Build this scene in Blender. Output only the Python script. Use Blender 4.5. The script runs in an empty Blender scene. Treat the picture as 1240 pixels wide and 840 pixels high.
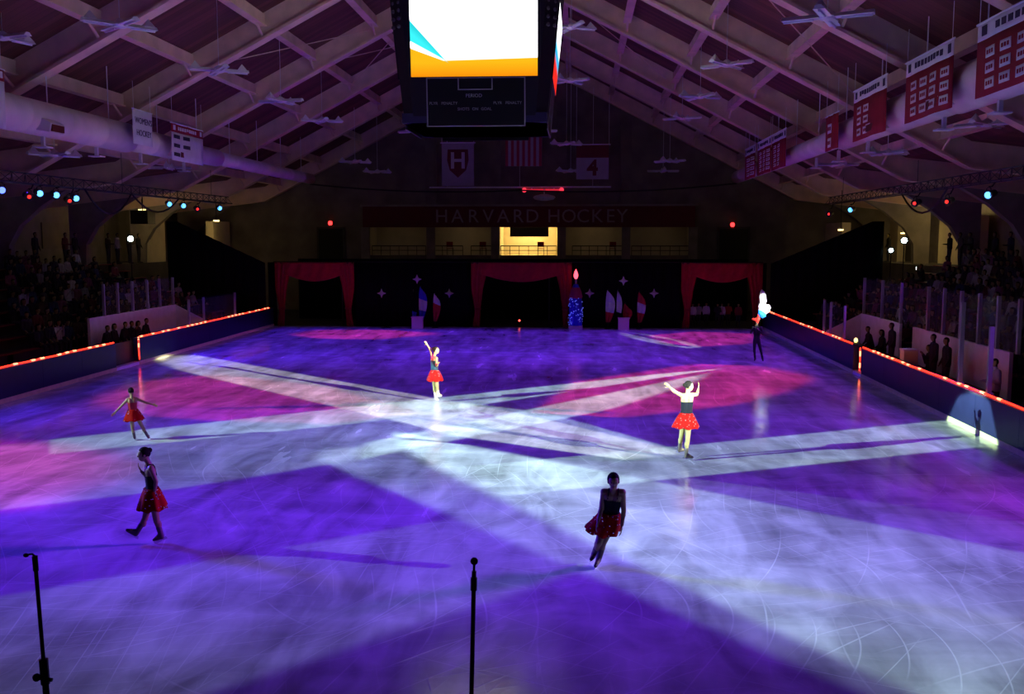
import bpy, bmesh, math, random
from mathutils import Vector, Matrix, Quaternion
random.seed(7)
S = bpy.context.scene
COL = S.collection
PI = math.pi

# ------------------------------------------------------------------ camera
FPX, CAMH = 1200.0, 4.81
PITCH = math.atan(131 / FPX)
YAW = math.atan(81 * math.cos(PITCH) / FPX)
cd = bpy.data.cameras.new('camera'); cam = bpy.data.objects.new('camera', cd); COL.objects.link(cam)
cd.sensor_width = 36; cd.lens = 36 * FPX / 1240; cd.clip_start = .05; cd.clip_end = 300
cam.location = (0, 0, CAMH); cam.rotation_euler = (PI / 2 - PITCH, 0, YAW)
S.camera = cam
S.view_settings.view_transform = 'Standard'; S.view_settings.look = 'None'
S.view_settings.gamma = 1; S.view_settings.use_curve_mapping = False
S.view_settings.exposure = 0.0

# measured directions: from a photo pixel to a point on a known plane of the building
_F = Vector((-math.sin(YAW) * math.cos(PITCH), math.cos(YAW) * math.cos(PITCH), -math.sin(PITCH)))
_R = Vector((math.cos(YAW), math.sin(YAW), 0)); _U = _R.cross(_F); _C = Vector((0, 0, CAMH))
def ray(x, y): return _F + _R * ((x - 620) / FPX) + _U * ((420 - y) / FPX)
def G(x, y, z=0.0): d = ray(x, y); return _C + d * ((z - CAMH) / d.z)
def PX(x, y, X): d = ray(x, y); return _C + d * (X / d.x)
def PY(x, y, Y): d = ray(x, y); return _C + d * (Y / d.y)

# ------------------------------------------------------------------ world
w = bpy.data.worlds.new('world'); S.world = w; w.use_nodes = True
w.node_tree.nodes['Background'].inputs[0].default_value = (.30, .16, .38, 1)
w.node_tree.nodes['Background'].inputs[1].default_value = 0.02

# ------------------------------------------------------------------ lights
XL, XR, XC = -16.85, 9.85, -3.5          # inner faces of the boards, centre line
def look(o, loc, tgt):
    o.location = loc
    o.rotation_euler = (Vector(tgt) - Vector(loc)).to_track_quat('-Z', 'Y').to_euler()
def spot(loc, tgt, col, power, deg, blend=.3, rad=.08):
    l = bpy.data.lights.new('flag_spot', 'SPOT'); o = bpy.data.objects.new('flag_spot', l); COL.objects.link(o)
    l.color = col; l.energy = power; l.spot_size = math.radians(deg); l.spot_blend = blend; l.shadow_soft_size = rad
    look(o, loc, tgt); return o
def hull(P):
    P = sorted(set(P)); half = []
    for seq in (P, P[::-1]):
        h = []
        for p in seq:
            while len(h) > 1 and (h[-1][0] - h[-2][0]) * (p[1] - h[-2][1]) - (h[-1][1] - h[-2][1]) * (p[0] - h[-2][0]) <= 0: h.pop()
            h.append(p)
        half += h[:-1]
    return half
def shutter_spot(loc, pts, col, level, soft=.012, k=2.6, rad=.05):
    """profile spot: shutters cut the beam to a convex outline (pts: points the beam edge reaches); an
    added falloff throws less to the near floor (k = 3 would light the floor evenly). level: light on the floor at mid beam"""
    loc = Vector(loc); pts = [Vector(p) for p in pts]
    dirs = [(p - loc).normalized() for p in pts]
    ax = sum(dirs, Vector()) / len(dirs); ax.normalize()
    l = bpy.data.lights.new('profile_spot', 'SPOT'); o = bpy.data.objects.new('profile_spot', l); COL.objects.link(o)
    look(o, loc, loc + ax)
    l.color = col; l.shadow_soft_size = rad; l.spot_blend = 0
    mid = sum(pts, Vector()) / len(pts); r_ = (mid - loc).length; s0 = (loc.z - mid.z) / r_
    l.energy = level * 4 * PI * PI * r_ * r_ / s0
    l.spot_size = min(math.radians(170), 2.15 * max(ax.angle(d) for d in dirs) + .02)
    q = (-ax).to_track_quat('Z', 'Y'); 
    M = o.rotation_euler.to_matrix().inverted()
    uv = []
    for p in pts:
        d = M @ (p - loc); uv.append((d.x / d.z, d.y / d.z))
    uv = hull(uv)
    l.use_nodes = True; nt = l.node_tree; N = nt.nodes; K = nt.links
    em = N.get('Emission') or N.new('ShaderNodeEmission')
    tc = N.new('ShaderNodeTexCoord'); sx = N.new('ShaderNodeSeparateXYZ'); K.new(tc.outputs['Normal'], sx.inputs[0])
    def m(op, a, b):
        n = N.new('ShaderNodeMath'); n.operation = op
        for i, v in enumerate((a, b)):
            if hasattr(v, 'is_output'): K.new(v, n.inputs[i])
            else: n.inputs[i].default_value = v
        return n.outputs[0]
    u = m('DIVIDE', sx.outputs[0], sx.outputs[2]); v = m('DIVIDE', sx.outputs[1], sx.outputs[2])
    acc = None
    for i in range(len(uv)):
        (u0, v0), (u1, v1) = uv[i], uv[(i + 1) % len(uv)]
        nx, ny = -(v1 - v0), (u1 - u0); L = math.hypot(nx, ny) or 1; nx /= L; ny /= L
        c = -(nx * u0 + ny * v0)
        s = m('ADD', m('ADD', m('MULTIPLY', u, nx), m('MULTIPLY', v, ny)), c)
        r = N.new('ShaderNodeMapRange'); r.interpolation_type = 'SMOOTHSTEP'
        r.inputs[1].default_value = -soft * .3; r.inputs[2].default_value = soft
        K.new(s, r.inputs[0])
        acc = r.outputs[0] if acc is None else m('MULTIPLY', acc, r.outputs[0])
    zl = M @ Vector((0, 0, 1))          # world up seen from the lamp: gives the sine of the throw angle
    sn = m('ADD', m('ADD', m('MULTIPLY', sx.outputs[0], zl.x), m('MULTIPLY', sx.outputs[1], zl.y)), m('MULTIPLY', sx.outputs[2], zl.z))
    fall = m('POWER', m('MINIMUM', m('DIVIDE', s0, m('MAXIMUM', m('ABSOLUTE', sn, 0), .02)), 1.9), k)  # added falloff: dims the near floor to even out the beam
    acc = m('MULTIPLY', acc, fall)
    K.new(acc, em.inputs['Strength'])
    return o
gp = lambda L: [G(x, y) for x, y in L]
FL1, FL2, FL3 = (-19.3, 12, 5.0), (-19.3, 19, 5.2), (-19.3, 15.5, 5.2)
FR1, FR2, FR3, FR4 = (16, 12, 5.2), (15.5, 8.6, 5.2), (17.5, 19, 5.4), (17.5, 17, 5.4)
COOL, WARM, LAV = (.68, 1, .88), (1, .95, .80), (.58, .64, 1)
# the spots that follow the two lit skaters, from each side
shutter_spot(FL1, gp([(560, 565), (845, 543), (1146, 508), (600, 602), (773, 578), (1206, 540)]) + [PX(1160, 478, XR), PX(1183, 470, XR), PX(1199, 484, XR)], COOL, .8, .004, 3)
shutter_spot(FL2, gp([(885, 445), (800, 452), (595, 475), (427, 497), (60, 532), (60, 550), (440, 512), (620, 485), (760, 464)]), COOL, .9, .004, 4.0)
shutter_spot(FL2, gp([(-60, 545), (110, 528), (427, 498), (570, 488), (600, 512), (555, 532), (383, 566), (203, 594), (-60, 625)]), COOL, .30, .008, 5)
shutter_spot(FL3, gp([(862, 450), (765, 471), (640, 498), (440, 536), (430, 558), (560, 532), (740, 496), (850, 461)]), COOL, 1.0, .004, 3.2)
shutter_spot(FR1, gp([(180, 431), (235, 429), (482, 484), (640, 502), (835, 549), (757, 557), (205, 446), (433, 498), (555, 528)]), WARM, .8, .004, 3.2)
shutter_spot(FR2, gp([(430, 484), (560, 486), (670, 501), (840, 549), (757, 557), (555, 529), (440, 500)]), COOL, .65, .004, 3)
# wide spots across the near ice
shutter_spot(FR3, gp([(372, 552), (395, 543), (520, 537), (690, 568), (839, 597), (1240, 640), (1500, 665), (597, 622), (722, 690), (1060, 838), (1300, 950)]), (.72, .95, 1), .20, .003, 6.5)
shutter_spot(FR4, gp([(466, 530), (480, 521), (545, 536), (690, 566), (830, 594), (1300, 680), (485, 548), (560, 572), (700, 640), (900, 752), (1240, 905)]), COOL, .95, .006, 6.5)
shutter_spot((-19, 17, 5.4), gp([(-150, 747), (0, 722), (350, 666), (597, 621), (760, 590), (860, 640), (722, 690), (230, 842), (0, 925)]), LAV, .17, .004, 3)
# red and magenta pools from the coloured cans on both side trusses
RED, MAG = (1, .035, .06), (1, .02, .35)
shutter_spot((13, 33, 6.2), gp([(100, 487), (150, 464), (260, 452), (400, 468), (520, 500), (400, 514), (250, 510), (140, 502)]), RED, 1.7, .007, 3)
shutter_spot((-19, 33, 6.4), gp([(995, 457), (930, 443), (840, 440), (690, 462), (640, 500), (760, 506), (900, 490), (965, 474)]), RED, 1.0, .007, 3)
shutter_spot((13, 47, 6.2), gp([(345, 405), (380, 399), (470, 399), (540, 404), (460, 411), (380, 410)]), RED, .9, .007, 3)
shutter_spot((-19, 46, 6.4), gp([(780, 406), (840, 401), (925, 404), (915, 416), (850, 420), (800, 416)]), RED, .9, .007, 3)
shutter_spot((13, 20, 6.2), gp([(-250, 575), (-100, 535), (60, 530), (180, 550), (170, 590), (40, 622), (-150, 630)]), MAG, .9, .025, 3)
shutter_spot((-19, 20.5, 6.4), gp([(1010, 600), (1080, 565), (1200, 560), (1400, 600), (1400, 690), (1200, 680), (1080, 640)]), RED, .6, .05, 3)
# blue and violet wash
BLU, VIO = (.06, .012, 1), (.27, .03, 1)
for sd, y, y0, y1, c, p in [(-1, 34, 24, 44, BLU, .5), (-1, 50, 36, 53, BLU, .8), (1, 34, 22, 42, VIO, .45), (1, 47, 36, 53, VIO, .6),
                            (-1, 21.5, 12, 28, BLU, .55), (1, 21.5, 12, 28, VIO, .4), (-1, 20.5, 9, 19, BLU, .55), (1, 20.5, 9, 20, VIO, .45)]:
    x0, x1, x2 = (XL + .3, XR, -19) if sd < 0 else (XR - .3, XL, 13)
    shutter_spot((x2, y, 6.35), [(x0, y0, 0), (x0, y1, 0), (x1, y0, .25), (x1, y1, .25)], c, p * .74, .12, 2.7, .8)

# ------------------------------------------------------------------ helpers
MATS = {}
def mat(name, col, rough=.6, metal=0, emit=None, estr=1, spec=.3, noise=0, nscale=6, bump=0, sheen=0, alpha=1, objcol=False):
    if name in MATS: return MATS[name]
    m = bpy.data.materials.new(name); m.use_nodes = True; nt = m.node_tree; N = nt.nodes; K = nt.links
    b = N['Principled BSDF']
    b.inputs['Base Color'].default_value = (*col, 1); b.inputs['Roughness'].default_value = rough
    b.inputs['Metallic'].default_value = metal; b.inputs['Specular IOR Level'].default_value = spec
    if sheen: b.inputs['Sheen Weight'].default_value = sheen
    if alpha < 1: b.inputs['Alpha'].default_value = alpha
    src = None
    if objcol:
        oi = N.new('ShaderNodeObjectInfo'); src = oi.outputs['Color']; K.new(src, b.inputs['Base Color'])
    if noise or bump:
        tc = N.new('ShaderNodeTexCoord'); n = N.new('ShaderNodeTexNoise'); n.inputs['Scale'].default_value = nscale
        n.inputs['Detail'].default_value = 5; K.new(tc.outputs['Object'], n.inputs['Vector'])
        if noise:
            mx = N.new('ShaderNodeMix'); mx.data_type = 'RGBA'; mx.blend_type = 'MULTIPLY'; mx.inputs['Factor'].default_value = 1
            r = N.new('ShaderNodeMapRange'); r.inputs[1].default_value = .3; r.inputs[2].default_value = .7
            r.inputs[3].default_value = 1 - noise; r.inputs[4].default_value = 1
            K.new(n.outputs['Fac'], r.inputs[0]); K.new(r.outputs[0], mx.inputs[7])
            if src: K.new(src, mx.inputs[6])
            else: mx.inputs[6].default_value = (*col, 1)
            K.new(mx.outputs[2], b.inputs['Base Color'])
        if bump:
            bp = N.new('ShaderNodeBump'); bp.inputs['Strength'].default_value = bump; bp.inputs['Distance'].default_value = .02
            K.new(n.outputs['Fac'], bp.inputs['Height']); K.new(bp.outputs[0], b.inputs['Normal'])
    if emit:
        b.inputs['Emission Color'].default_value = (*emit, 1); b.inputs['Emission Strength'].default_value = estr
    MATS[name] = m; return m

def link(name, me, m=None, parent=None, smooth=False):
    o = bpy.data.objects.new(name, me); COL.objects.link(o)
    if m is not None and not me.materials:
        for k in (m if isinstance(m, (list, tuple)) else [m]): me.materials.append(k)
    if parent: o.parent = parent
    if smooth: me.polygons.foreach_set('use_smooth', [True] * len(me.polygons))
    return o
def obj(name, bm, m, parent=None, smooth=False):
    me = bpy.data.meshes.new(name); bm.normal_update(); bm.to_mesh(me); bm.free()
    return link(name, me, m, parent, smooth)
def tag(o, label=None, cat=None, group=None, kind=None):
    if label: o['label'] = label
    if cat: o['category'] = cat
    if group: o['group'] = group
    if kind: o['kind'] = kind
    return o
def thing(name, label, cat, loc=(0, 0, 0), rz=0, group=None):
    o = bpy.data.objects.new(name, None); COL.objects.link(o); o.empty_display_size = .1
    o.location = loc; o.rotation_euler = (0, 0, rz); return tag(o, label, cat, group)
def copy_tree(o, parent=None):
    c = o.copy(); COL.objects.link(c); c.parent = parent
    for ch in o.children: copy_tree(ch, c)
    return c
def BM(): return bmesh.new()
def box(bm, lo, hi, mi=0, M=None):
    lo = Vector(lo); hi = Vector(hi)
    v = [bm.verts.new((hi.x if i & 1 else lo.x, hi.y if i & 2 else lo.y, hi.z if i & 4 else lo.z)) for i in range(8)]
    if M is not None:
        for a in v: a.co = M @ a.co
    for f in ((0, 2, 3, 1), (4, 5, 7, 6), (0, 1, 5, 4), (2, 6, 7, 3), (0, 4, 6, 2), (1, 3, 7, 5)):
        bm.faces.new([v[i] for i in f]).material_index = mi
    return bm
def bbox(lo, hi): return box(BM(), lo, hi)
def tube(bm, a, b, ra, rb=None, n=10, mi=0, cap=True):
    a = Vector(a); b = Vector(b); rb = ra if rb is None else rb
    d = (b - a); q = d.to_track_quat('Z', 'Y') if d.length > 1e-9 else Quaternion()
    R0 = []; R1 = []
    for i in range(n):
        e = q @ Vector((math.cos(2 * PI * i / n), math.sin(2 * PI * i / n), 0))
        R0.append(bm.verts.new(a + e * ra)); R1.append(bm.verts.new(b + e * rb))
    for i in range(n):
        j = (i + 1) % n; bm.faces.new((R0[i], R0[j], R1[j], R1[i])).material_index = mi
    if cap: bm.faces.new(R0[::-1]).material_index = mi; bm.faces.new(R1).material_index = mi
    return bm
def path(bm, pts, r, n=8, mi=0):
    """one continuous tube through pts"""
    pts = [Vector(p) for p in pts]; rings = []
    for i, p in enumerate(pts):
        d = (pts[min(i + 1, len(pts) - 1)] - pts[max(i - 1, 0)]).normalized()
        q = d.to_track_quat('Z', 'Y'); rr = r[i] if isinstance(r, (list, tuple)) else r
        rings.append([bm.verts.new(p + q @ Vector((math.cos(2 * PI * k / n) * rr, math.sin(2 * PI * k / n) * rr, 0))) for k in range(n)])
    for A, B in zip(rings, rings[1:]):
        for k in range(n): bm.faces.new((A[k], A[(k + 1) % n], B[(k + 1) % n], B[k])).material_index = mi
    bm.faces.new(rings[0][::-1]).material_index = mi; bm.faces.new(rings[-1]).material_index = mi
    return bm
def lathe(bm, prof, n=16, c=(0, 0, 0), q=None, mi=0):
    c = Vector(c); rings = []
    for r, z in prof:
        rg = []
        for k in range(n):
            p = Vector((r * math.cos(2 * PI * k / n), r * math.sin(2 * PI * k / n), z))
            rg.append(bm.verts.new(c + (q @ p if q else p)))
        rings.append(rg)
    for A, B in zip(rings, rings[1:]):
        for k in range(n): bm.faces.new((A[k], A[(k + 1) % n], B[(k + 1) % n], B[k])).material_index = mi
    bm.faces.new(rings[0][::-1]).material_index = mi; bm.faces.new(rings[-1]).material_index = mi
    return bm
def prism(bm, poly, axis, lo, hi, mi=0):
    """extrude a 2-D outline along axis 0/1/2 from lo to hi"""
    def P(a, b, t): return ((t, a, b), (a, t, b), (a, b, t))[axis]
    A = [bm.verts.new(P(a, b, lo)) for a, b in poly]; B = [bm.verts.new(P(a, b, hi)) for a, b in poly]; n = len(poly)
    for i in range(n): bm.faces.new((A[i], A[(i + 1) % n], B[(i + 1) % n], B[i])).material_index = mi
    bm.faces.new(A[::-1]).material_index = mi; bm.faces.new(B).material_index = mi
    bmesh.ops.recalc_face_normals(bm, faces=bm.faces[:]); return bm
def ball(bm, c, r, M=None, sub=2, mi=0):
    r = Vector(r) if hasattr(r, '__len__') else Vector((r, r, r))
    g = bmesh.ops.create_icosphere(bm, subdivisions=sub, radius=1)
    for v in g['verts']:
        p = Vector((v.co.x * r.x, v.co.y * r.y, v.co.z * r.z)); v.co = Vector(c) + (M @ p if M else p)
    for f in {f for v in g['verts'] for f in v.link_faces}: f.material_index = mi
    return bm
def cap(bm, a, b, ra, rb=None, n=10):
    """tapered capsule"""
    rb = ra if rb is None else rb
    a = Vector(a); b = Vector(b)
    tube(bm, a, b, ra, rb, n); ball(bm, a, ra * .995, sub=2); ball(bm, b, rb * .995, sub=2)
def evaluated(bm, mods):
    me = bpy.data.meshes.new('tmp'); bm.to_mesh(me); bm.free()
    o = bpy.data.objects.new('tmp', me); COL.objects.link(o)
    for t, kw in mods:
        md = o.modifiers.new(t, t)
        for k, v in kw.items(): setattr(md, k, v)
    dg = bpy.context.evaluated_depsgraph_get(); dg.update()
    r = bpy.data.meshes.new_from_object(o.evaluated_get(dg)); bpy.data.objects.remove(o); bpy.data.meshes.remove(me)
    return r
def remesh(bm, vox, it=2, f=.5): return evaluated(bm, [('REMESH', dict(mode='VOXEL', voxel_size=vox)), ('SMOOTH', dict(factor=f, iterations=it))])
def text_mesh(s, size, ext=.01, bold=0.0):
    c = bpy.data.curves.new('txt', 'FONT'); c.body = s; c.size = size; c.extrude = ext; c.offset = bold
    c.align_x = 'CENTER'; c.align_y = 'CENTER'; c.resolution_u = 3
    o = bpy.data.objects.new('txt', c); COL.objects.link(o)
    dg = bpy.context.evaluated_depsgraph_get(); dg.update()
    me = bpy.data.meshes.new_from_object(o.evaluated_get(dg)); bpy.data.objects.remove(o); bpy.data.curves.remove(c)
    return me
ORD = ['first', 'second', 'third', 'fourth', 'fifth', 'sixth', 'seventh', 'eighth', 'ninth', 'tenth', 'eleventh', 'twelfth', 'thirteenth',
       'fourteenth', 'fifteenth', 'sixteenth', 'seventeenth', 'eighteenth', 'nineteenth', 'twentieth'] + ['%dth' % i for i in range(21, 80)]
for i, s in ((21, '21st'), (22, '22nd'), (23, '23rd'), (31, '31st'), (32, '32nd'), (33, '33rd')): ORD[i - 1] = s

# ------------------------------------------------------------------ materials
def ice_material():
    m = bpy.data.materials.new('ice'); m.use_nodes = True; nt = m.node_tree; N = nt.nodes; K = nt.links
    b = N['Principled BSDF']; tc = N.new('ShaderNodeTexCoord')
    def noise(scale, detail=4, dist=0, sc=(1, 1, 1), rot=0):
        mp = N.new('ShaderNodeMapping'); mp.inputs['Scale'].default_value = sc; mp.inputs['Rotation'].default_value = (0, 0, rot)
        K.new(tc.outputs['Object'], mp.inputs[0])
        n = N.new('ShaderNodeTexNoise'); n.inputs['Scale'].default_value = scale; n.inputs['Detail'].default_value = detail
        n.inputs['Distortion'].default_value = dist; K.new(mp.outputs[0], n.inputs['Vector']); return n.outputs['Fac']
    def rng(v, a, bb, lo=0, hi=1):
        r = N.new('ShaderNodeMapRange'); r.inputs[1].default_value = a; r.inputs[2].default_value = bb
        r.inputs[3].default_value = lo; r.inputs[4].default_value = hi; K.new(v, r.inputs[0]); return r.outputs[0]
    def mth(op, a, c):
        n = N.new('ShaderNodeMath'); n.operation = op
        for i, v in enumerate((a, c)):
            if hasattr(v, 'is_output'): K.new(v, n.inputs[i])
            else: n.inputs[i].default_value = v
        return n.outputs[0]
    # skate cuts: thin iso-lines of stretched, bent noise in several directions
    cuts = None
    sp = N.new('ShaderNodeSeparateXYZ'); K.new(tc.outputs['Object'], sp.inputs[0])
    for k, (rot, dens, amp, nsc) in enumerate([(.35, 1.5, 9, .11), (1.25, 1.1, 10, .08), (2.1, 1.7, 9, .12), (2.75, 1.2, 11, .07), (.85, .8, 6, .10), (1.75, 2.0, 12, .10), (2.45, .7, 5, .09), (.05, 2.2, 10, .14)]):
        t = mth('ADD', mth('MULTIPLY', sp.outputs[0], math.cos(rot) * dens), mth('MULTIPLY', sp.outputs[1], math.sin(rot) * dens))
        t = mth('ADD', t, mth('MULTIPLY', noise(nsc, 0, 0, (1, 1, 1), rot * 3 + k), amp))
        d = mth('ABSOLUTE', mth('SUBTRACT', mth('FRACT', t, 0), .5), 0)
        ln = rng(d, 0, .014 * dens, 1, 0)
        ln = mth('MULTIPLY', ln, rng(noise(.45, 3, 0, (1, 1, 1), k * 1.7 + .4), .46, .66))
        cuts = ln if cuts is None else mth('MAXIMUM', cuts, ln)
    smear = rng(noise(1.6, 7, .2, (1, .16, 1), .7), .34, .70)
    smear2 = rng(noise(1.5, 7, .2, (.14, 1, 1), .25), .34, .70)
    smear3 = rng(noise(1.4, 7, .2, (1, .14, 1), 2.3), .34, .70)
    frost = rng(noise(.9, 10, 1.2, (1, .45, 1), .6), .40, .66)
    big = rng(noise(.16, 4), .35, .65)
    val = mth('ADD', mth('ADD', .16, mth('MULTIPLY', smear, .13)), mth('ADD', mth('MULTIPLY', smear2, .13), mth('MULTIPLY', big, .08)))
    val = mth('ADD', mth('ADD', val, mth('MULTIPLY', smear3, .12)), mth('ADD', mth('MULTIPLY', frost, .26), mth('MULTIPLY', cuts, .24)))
    cr = N.new('ShaderNodeCombineColor')
    K.new(mth('MULTIPLY', val, .95), cr.inputs[0]); K.new(val, cr.inputs[1]); K.new(mth('MULTIPLY', val, 1.03), cr.inputs[2])
    K.new(cr.outputs[0], b.inputs['Base Color'])
    K.new(mth('ADD', .12, mth('MULTIPLY', smear, .16)), b.inputs['Roughness'])
    b.inputs['IOR'].default_value = 1.31; b.inputs['Specular IOR Level'].default_value = .5
    bp = N.new('ShaderNodeBump'); bp.inputs['Strength'].default_value = .12; bp.inputs['Distance'].default_value = .01
    K.new(mth('ADD', cuts, mth('MULTIPLY', smear2, .5)), bp.inputs['Height']); K.new(bp.outputs[0], b.inputs['Normal'])
    return m
def deck_material():
    m = bpy.data.materials.new('roof_planks'); m.use_nodes = True; nt = m.node_tree; N = nt.nodes; K = nt.links
    b = N['Principled BSDF']; b.inputs['Roughness'].default_value = .75
    tc = N.new('ShaderNodeTexCoord'); sx = N.new('ShaderNodeSeparateXYZ'); K.new(tc.outputs['Object'], sx.inputs[0])
    # boards run up the slope: a new tone every 0.32 m along the hall
    d = N.new('ShaderNodeMath'); d.operation = 'DIVIDE'; d.inputs[1].default_value = .32; K.new(sx.outputs[1], d.inputs[0])
    fl = N.new('ShaderNodeMath'); fl.operation = 'FLOOR'; K.new(d.outputs[0], fl.inputs[0])
    wn = N.new('ShaderNodeTexWhiteNoise'); wn.noise_dimensions = '1D'; K.new(fl.outputs[0], wn.inputs['W'])
    fr = N.new('ShaderNodeMath'); fr.operation = 'FRACT'; K.new(d.outputs[0], fr.inputs[0])
    gp_ = N.new('ShaderNodeMapRange'); gp_.inputs[1].default_value = 0; gp_.inputs[2].default_value = .09; gp_.inputs[3].default_value = .25; K.new(fr.outputs[0], gp_.inputs[0])
    mp = N.new('ShaderNodeMapping'); mp.inputs['Scale'].default_value = (.5, 9, .5); K.new(tc.outputs['Object'], mp.inputs[0])
    no = N.new('ShaderNodeTexNoise'); no.inputs['Scale'].default_value = 1.4; no.inputs['Detail'].default_value = 6; K.new(mp.outputs[0], no.inputs['Vector'])
    ad = N.new('ShaderNodeMath'); ad.operation = 'ADD'; K.new(wn.outputs[0], ad.inputs[0]); K.new(no.outputs['Fac'], ad.inputs[1])
    rp = N.new('ShaderNodeMapRange'); rp.inputs[1].default_value = .3; rp.inputs[2].default_value = 1.5; rp.inputs[3].default_value = .35; rp.inputs[4].default_value = 1; K.new(ad.outputs[0], rp.inputs[0])
    mu = N.new('ShaderNodeMath'); mu.operation = 'MULTIPLY'; K.new(rp.outputs[0], mu.inputs[0]); K.new(gp_.outputs[0], mu.inputs[1])
    mx = N.new('ShaderNodeMix'); mx.data_type = 'RGBA'; K.new(mu.outputs[0], mx.inputs[0])
    mx.inputs[6].default_value = (.020, .007, .007, 1); mx.inputs[7].default_value = (.17, .055, .045, 1)
    K.new(mx.outputs[2], b.inputs['Base Color']); return m
ICE = ice_material(); DECK = deck_material()
STEEL = mat('painted_beam', (.85, .62, .50), .6, noise=.25, nscale=1.5)
DSTEEL = mat('dark_steel', (.05, .05, .06), .5, .5)
BLACK = mat('black_drape', (.008, .008, .010), .95, spec=.05, noise=.4, nscale=8)
BLK = mat('black_paint', (.012, .012, .014), .45)
CONC = mat('concrete', (.30, .27, .25), .85, noise=.35, nscale=1.2, bump=.2)
DCONC = mat('dark_concrete', (.10, .09, .09), .9, noise=.4, nscale=1.0)
CREAM = mat('cream_wall', (.62, .54, .38), .8, noise=.15, nscale=1.5)
NAVY = mat('navy_board', (.014, .018, .06), .35, noise=.25, nscale=2)
KICK = mat('yellow_kick_plate', (.62, .60, .30), .4, noise=.2, nscale=4)
WHITEP = mat('white_panel', (.76, .76, .86), .45, noise=.15, nscale=3)
ROPE = mat('red_rope_light', (.6, .05, .03), .3, emit=(1, .03, .012), estr=3.2)
ROPE2 = mat('rope_bulb', (.9, .3, .2), .3, emit=(1, .25, .12), estr=4)
MAROON = mat('maroon_cloth', (.30, .012, .03), .8, noise=.15, nscale=3)
MAROONP = mat('maroon_paint', (.13, .010, .016), .6, noise=.2, nscale=2)
CLOTHW = mat('white_cloth', (.72, .70, .74), .8, noise=.12, nscale=3)
INK = mat('dark_print', (.05, .035, .07), .8)
DUCT = mat('duct_sheet', (.80, .68, .74), .55, noise=.22, nscale=1.2)
REDV = mat('red_velvet', (.42, .010, .022), .85, sheen=.3, noise=.25, nscale=5)
SKIN = mat('skin', (.23, .175, .075), .5, noise=.06, nscale=10)
HAIR = mat('dark_hair', (.008, .006, .005), .8, spec=.08)
TIGHT = mat('tan_tights', (.22, .18, .07), .55)
BODB = mat('black_bodice', (.005, .006, .011), .8, spec=.08)
BODT = mat('teal_bodice', (.010, .026, .040), .7, spec=.1)
SKRED = mat('red_skirt_satin', (.27, .004, .003), .75, spec=.05, noise=.2, nscale=14)
SEQ = mat('silver_sequin', (.95, .92, .85), .15, .9)
BOOTD = mat('dark_boot', (.07, .055, .05), .5)
BOOTT = mat('tan_boot', (.60, .46, .33), .5)
BLADE = mat('skate_blade', (.75, .77, .8), .2, 1)
GLASS = mat('acrylic', (.8, .85, .9), .08, alpha=.03, spec=.3)
ALU = mat('aluminium_post', (.26, .26, .28), .5, .2)
FIXT = mat('lamp_metal', (.82, .82, .88), .45, .1)

# ------------------------------------------------------------------ ice and floors
YN, YF = 7.6, 53.8           # near boards, stage curtain
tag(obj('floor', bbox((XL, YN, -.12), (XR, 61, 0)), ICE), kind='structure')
FLR = mat('rubber_floor', (.03, .03, .035), .85, noise=.3, nscale=2)
fb = BM(); box(fb, (-31, -4, -.3), (XL, 68, -.02)); box(fb, (XR, -4, -.3), (24, 68, -.02)); box(fb, (XL, 61, -.3), (XR, 68, -.02)); box(fb, (XL, -4, -.3), (XR, YN, -.02))
tag(obj('floor_surround', fb, FLR), kind='structure')

# ------------------------------------------------------------------ roof
ZR, SLP = 16.4, .52
def zroof(X): 
    a = abs(X - XC)
    return ZR - SLP * a if a <= 17.5 else ZR - SLP * 17.5 - .12 * (a - 17.5)
RD = .98                       # depth of the rafters
EAVE = 25.5
ceil = BM()
for s in (-1, 1):
    outl = [(XC, zroof(XC) + RD), (XC + s * 17.5, zroof(XC + s * 17.5) + RD), (XC + s * EAVE, zroof(XC + s * EAVE) + RD)]
    poly = outl + [(x, z + .2) for x, z in outl[::-1]]
    prism(ceil, poly, 1, -2, 67.6)
CEIL = tag(obj('ceiling', ceil, DECK), kind='structure')
RAFY = [15.6 + 7.2 * k for k in range(8)]
def rafter_mesh(s):
    bm = BM(); n1, n2 = XC, XC + s * 17.5; n3 = XC + s * EAVE
    for a, b in ((n1, n2), (n2, n3)):
        za, zb = zroof(a), zroof(b)
        prism(bm, [(a, za + .10), (b, zb + .10), (b, zb + RD), (a, za + RD)], 1, -.13, .13)
        prism(bm, [(a, za), (b, zb), (b, zb + .11), (a, za + .11)], 1, -.27, .27)
    return bm
for s in (-1, 1):
    first = None
    for y in RAFY:
        if first is None: first = obj('rafter', rafter_mesh(s), STEEL, CEIL); o = first
        else: o = link('rafter', first.data, None, CEIL)
        o.location.y = y
# purlins between the rafters, each with a kicker down to the rafter
pm = BM(); box(pm, (-.09, .13, -.42), (.09, 7.07, -.02)); box(pm, (-.17, .13, -.47), (.17, 7.07, -.42))
pme = bpy.data.meshes.new('purlin'); pm.to_mesh(pme); pm.free(); pme.materials.append(STEEL)
km = BM(); path(km, [(0, 6.35, -.45), (0, 7.03, -.82)], .05, 6)
kme = bpy.data.meshes.new('kicker'); km.to_mesh(kme); km.free(); kme.materials.append(STEEL)
for s in (-1, 1):
    for k in range(0, 7):
        X = XC + s * (2.75 * k if k else .02)
        if k == 0 and s == 1: continue
        for y in RAFY[1:-1]:
            o = link('purlin', pme, None, CEIL); o.location = (X, y, zroof(X) + RD)
            b_ = link('kicker', kme, None, CEIL); b_.location = (X, y, zroof(X) + RD)
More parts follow.
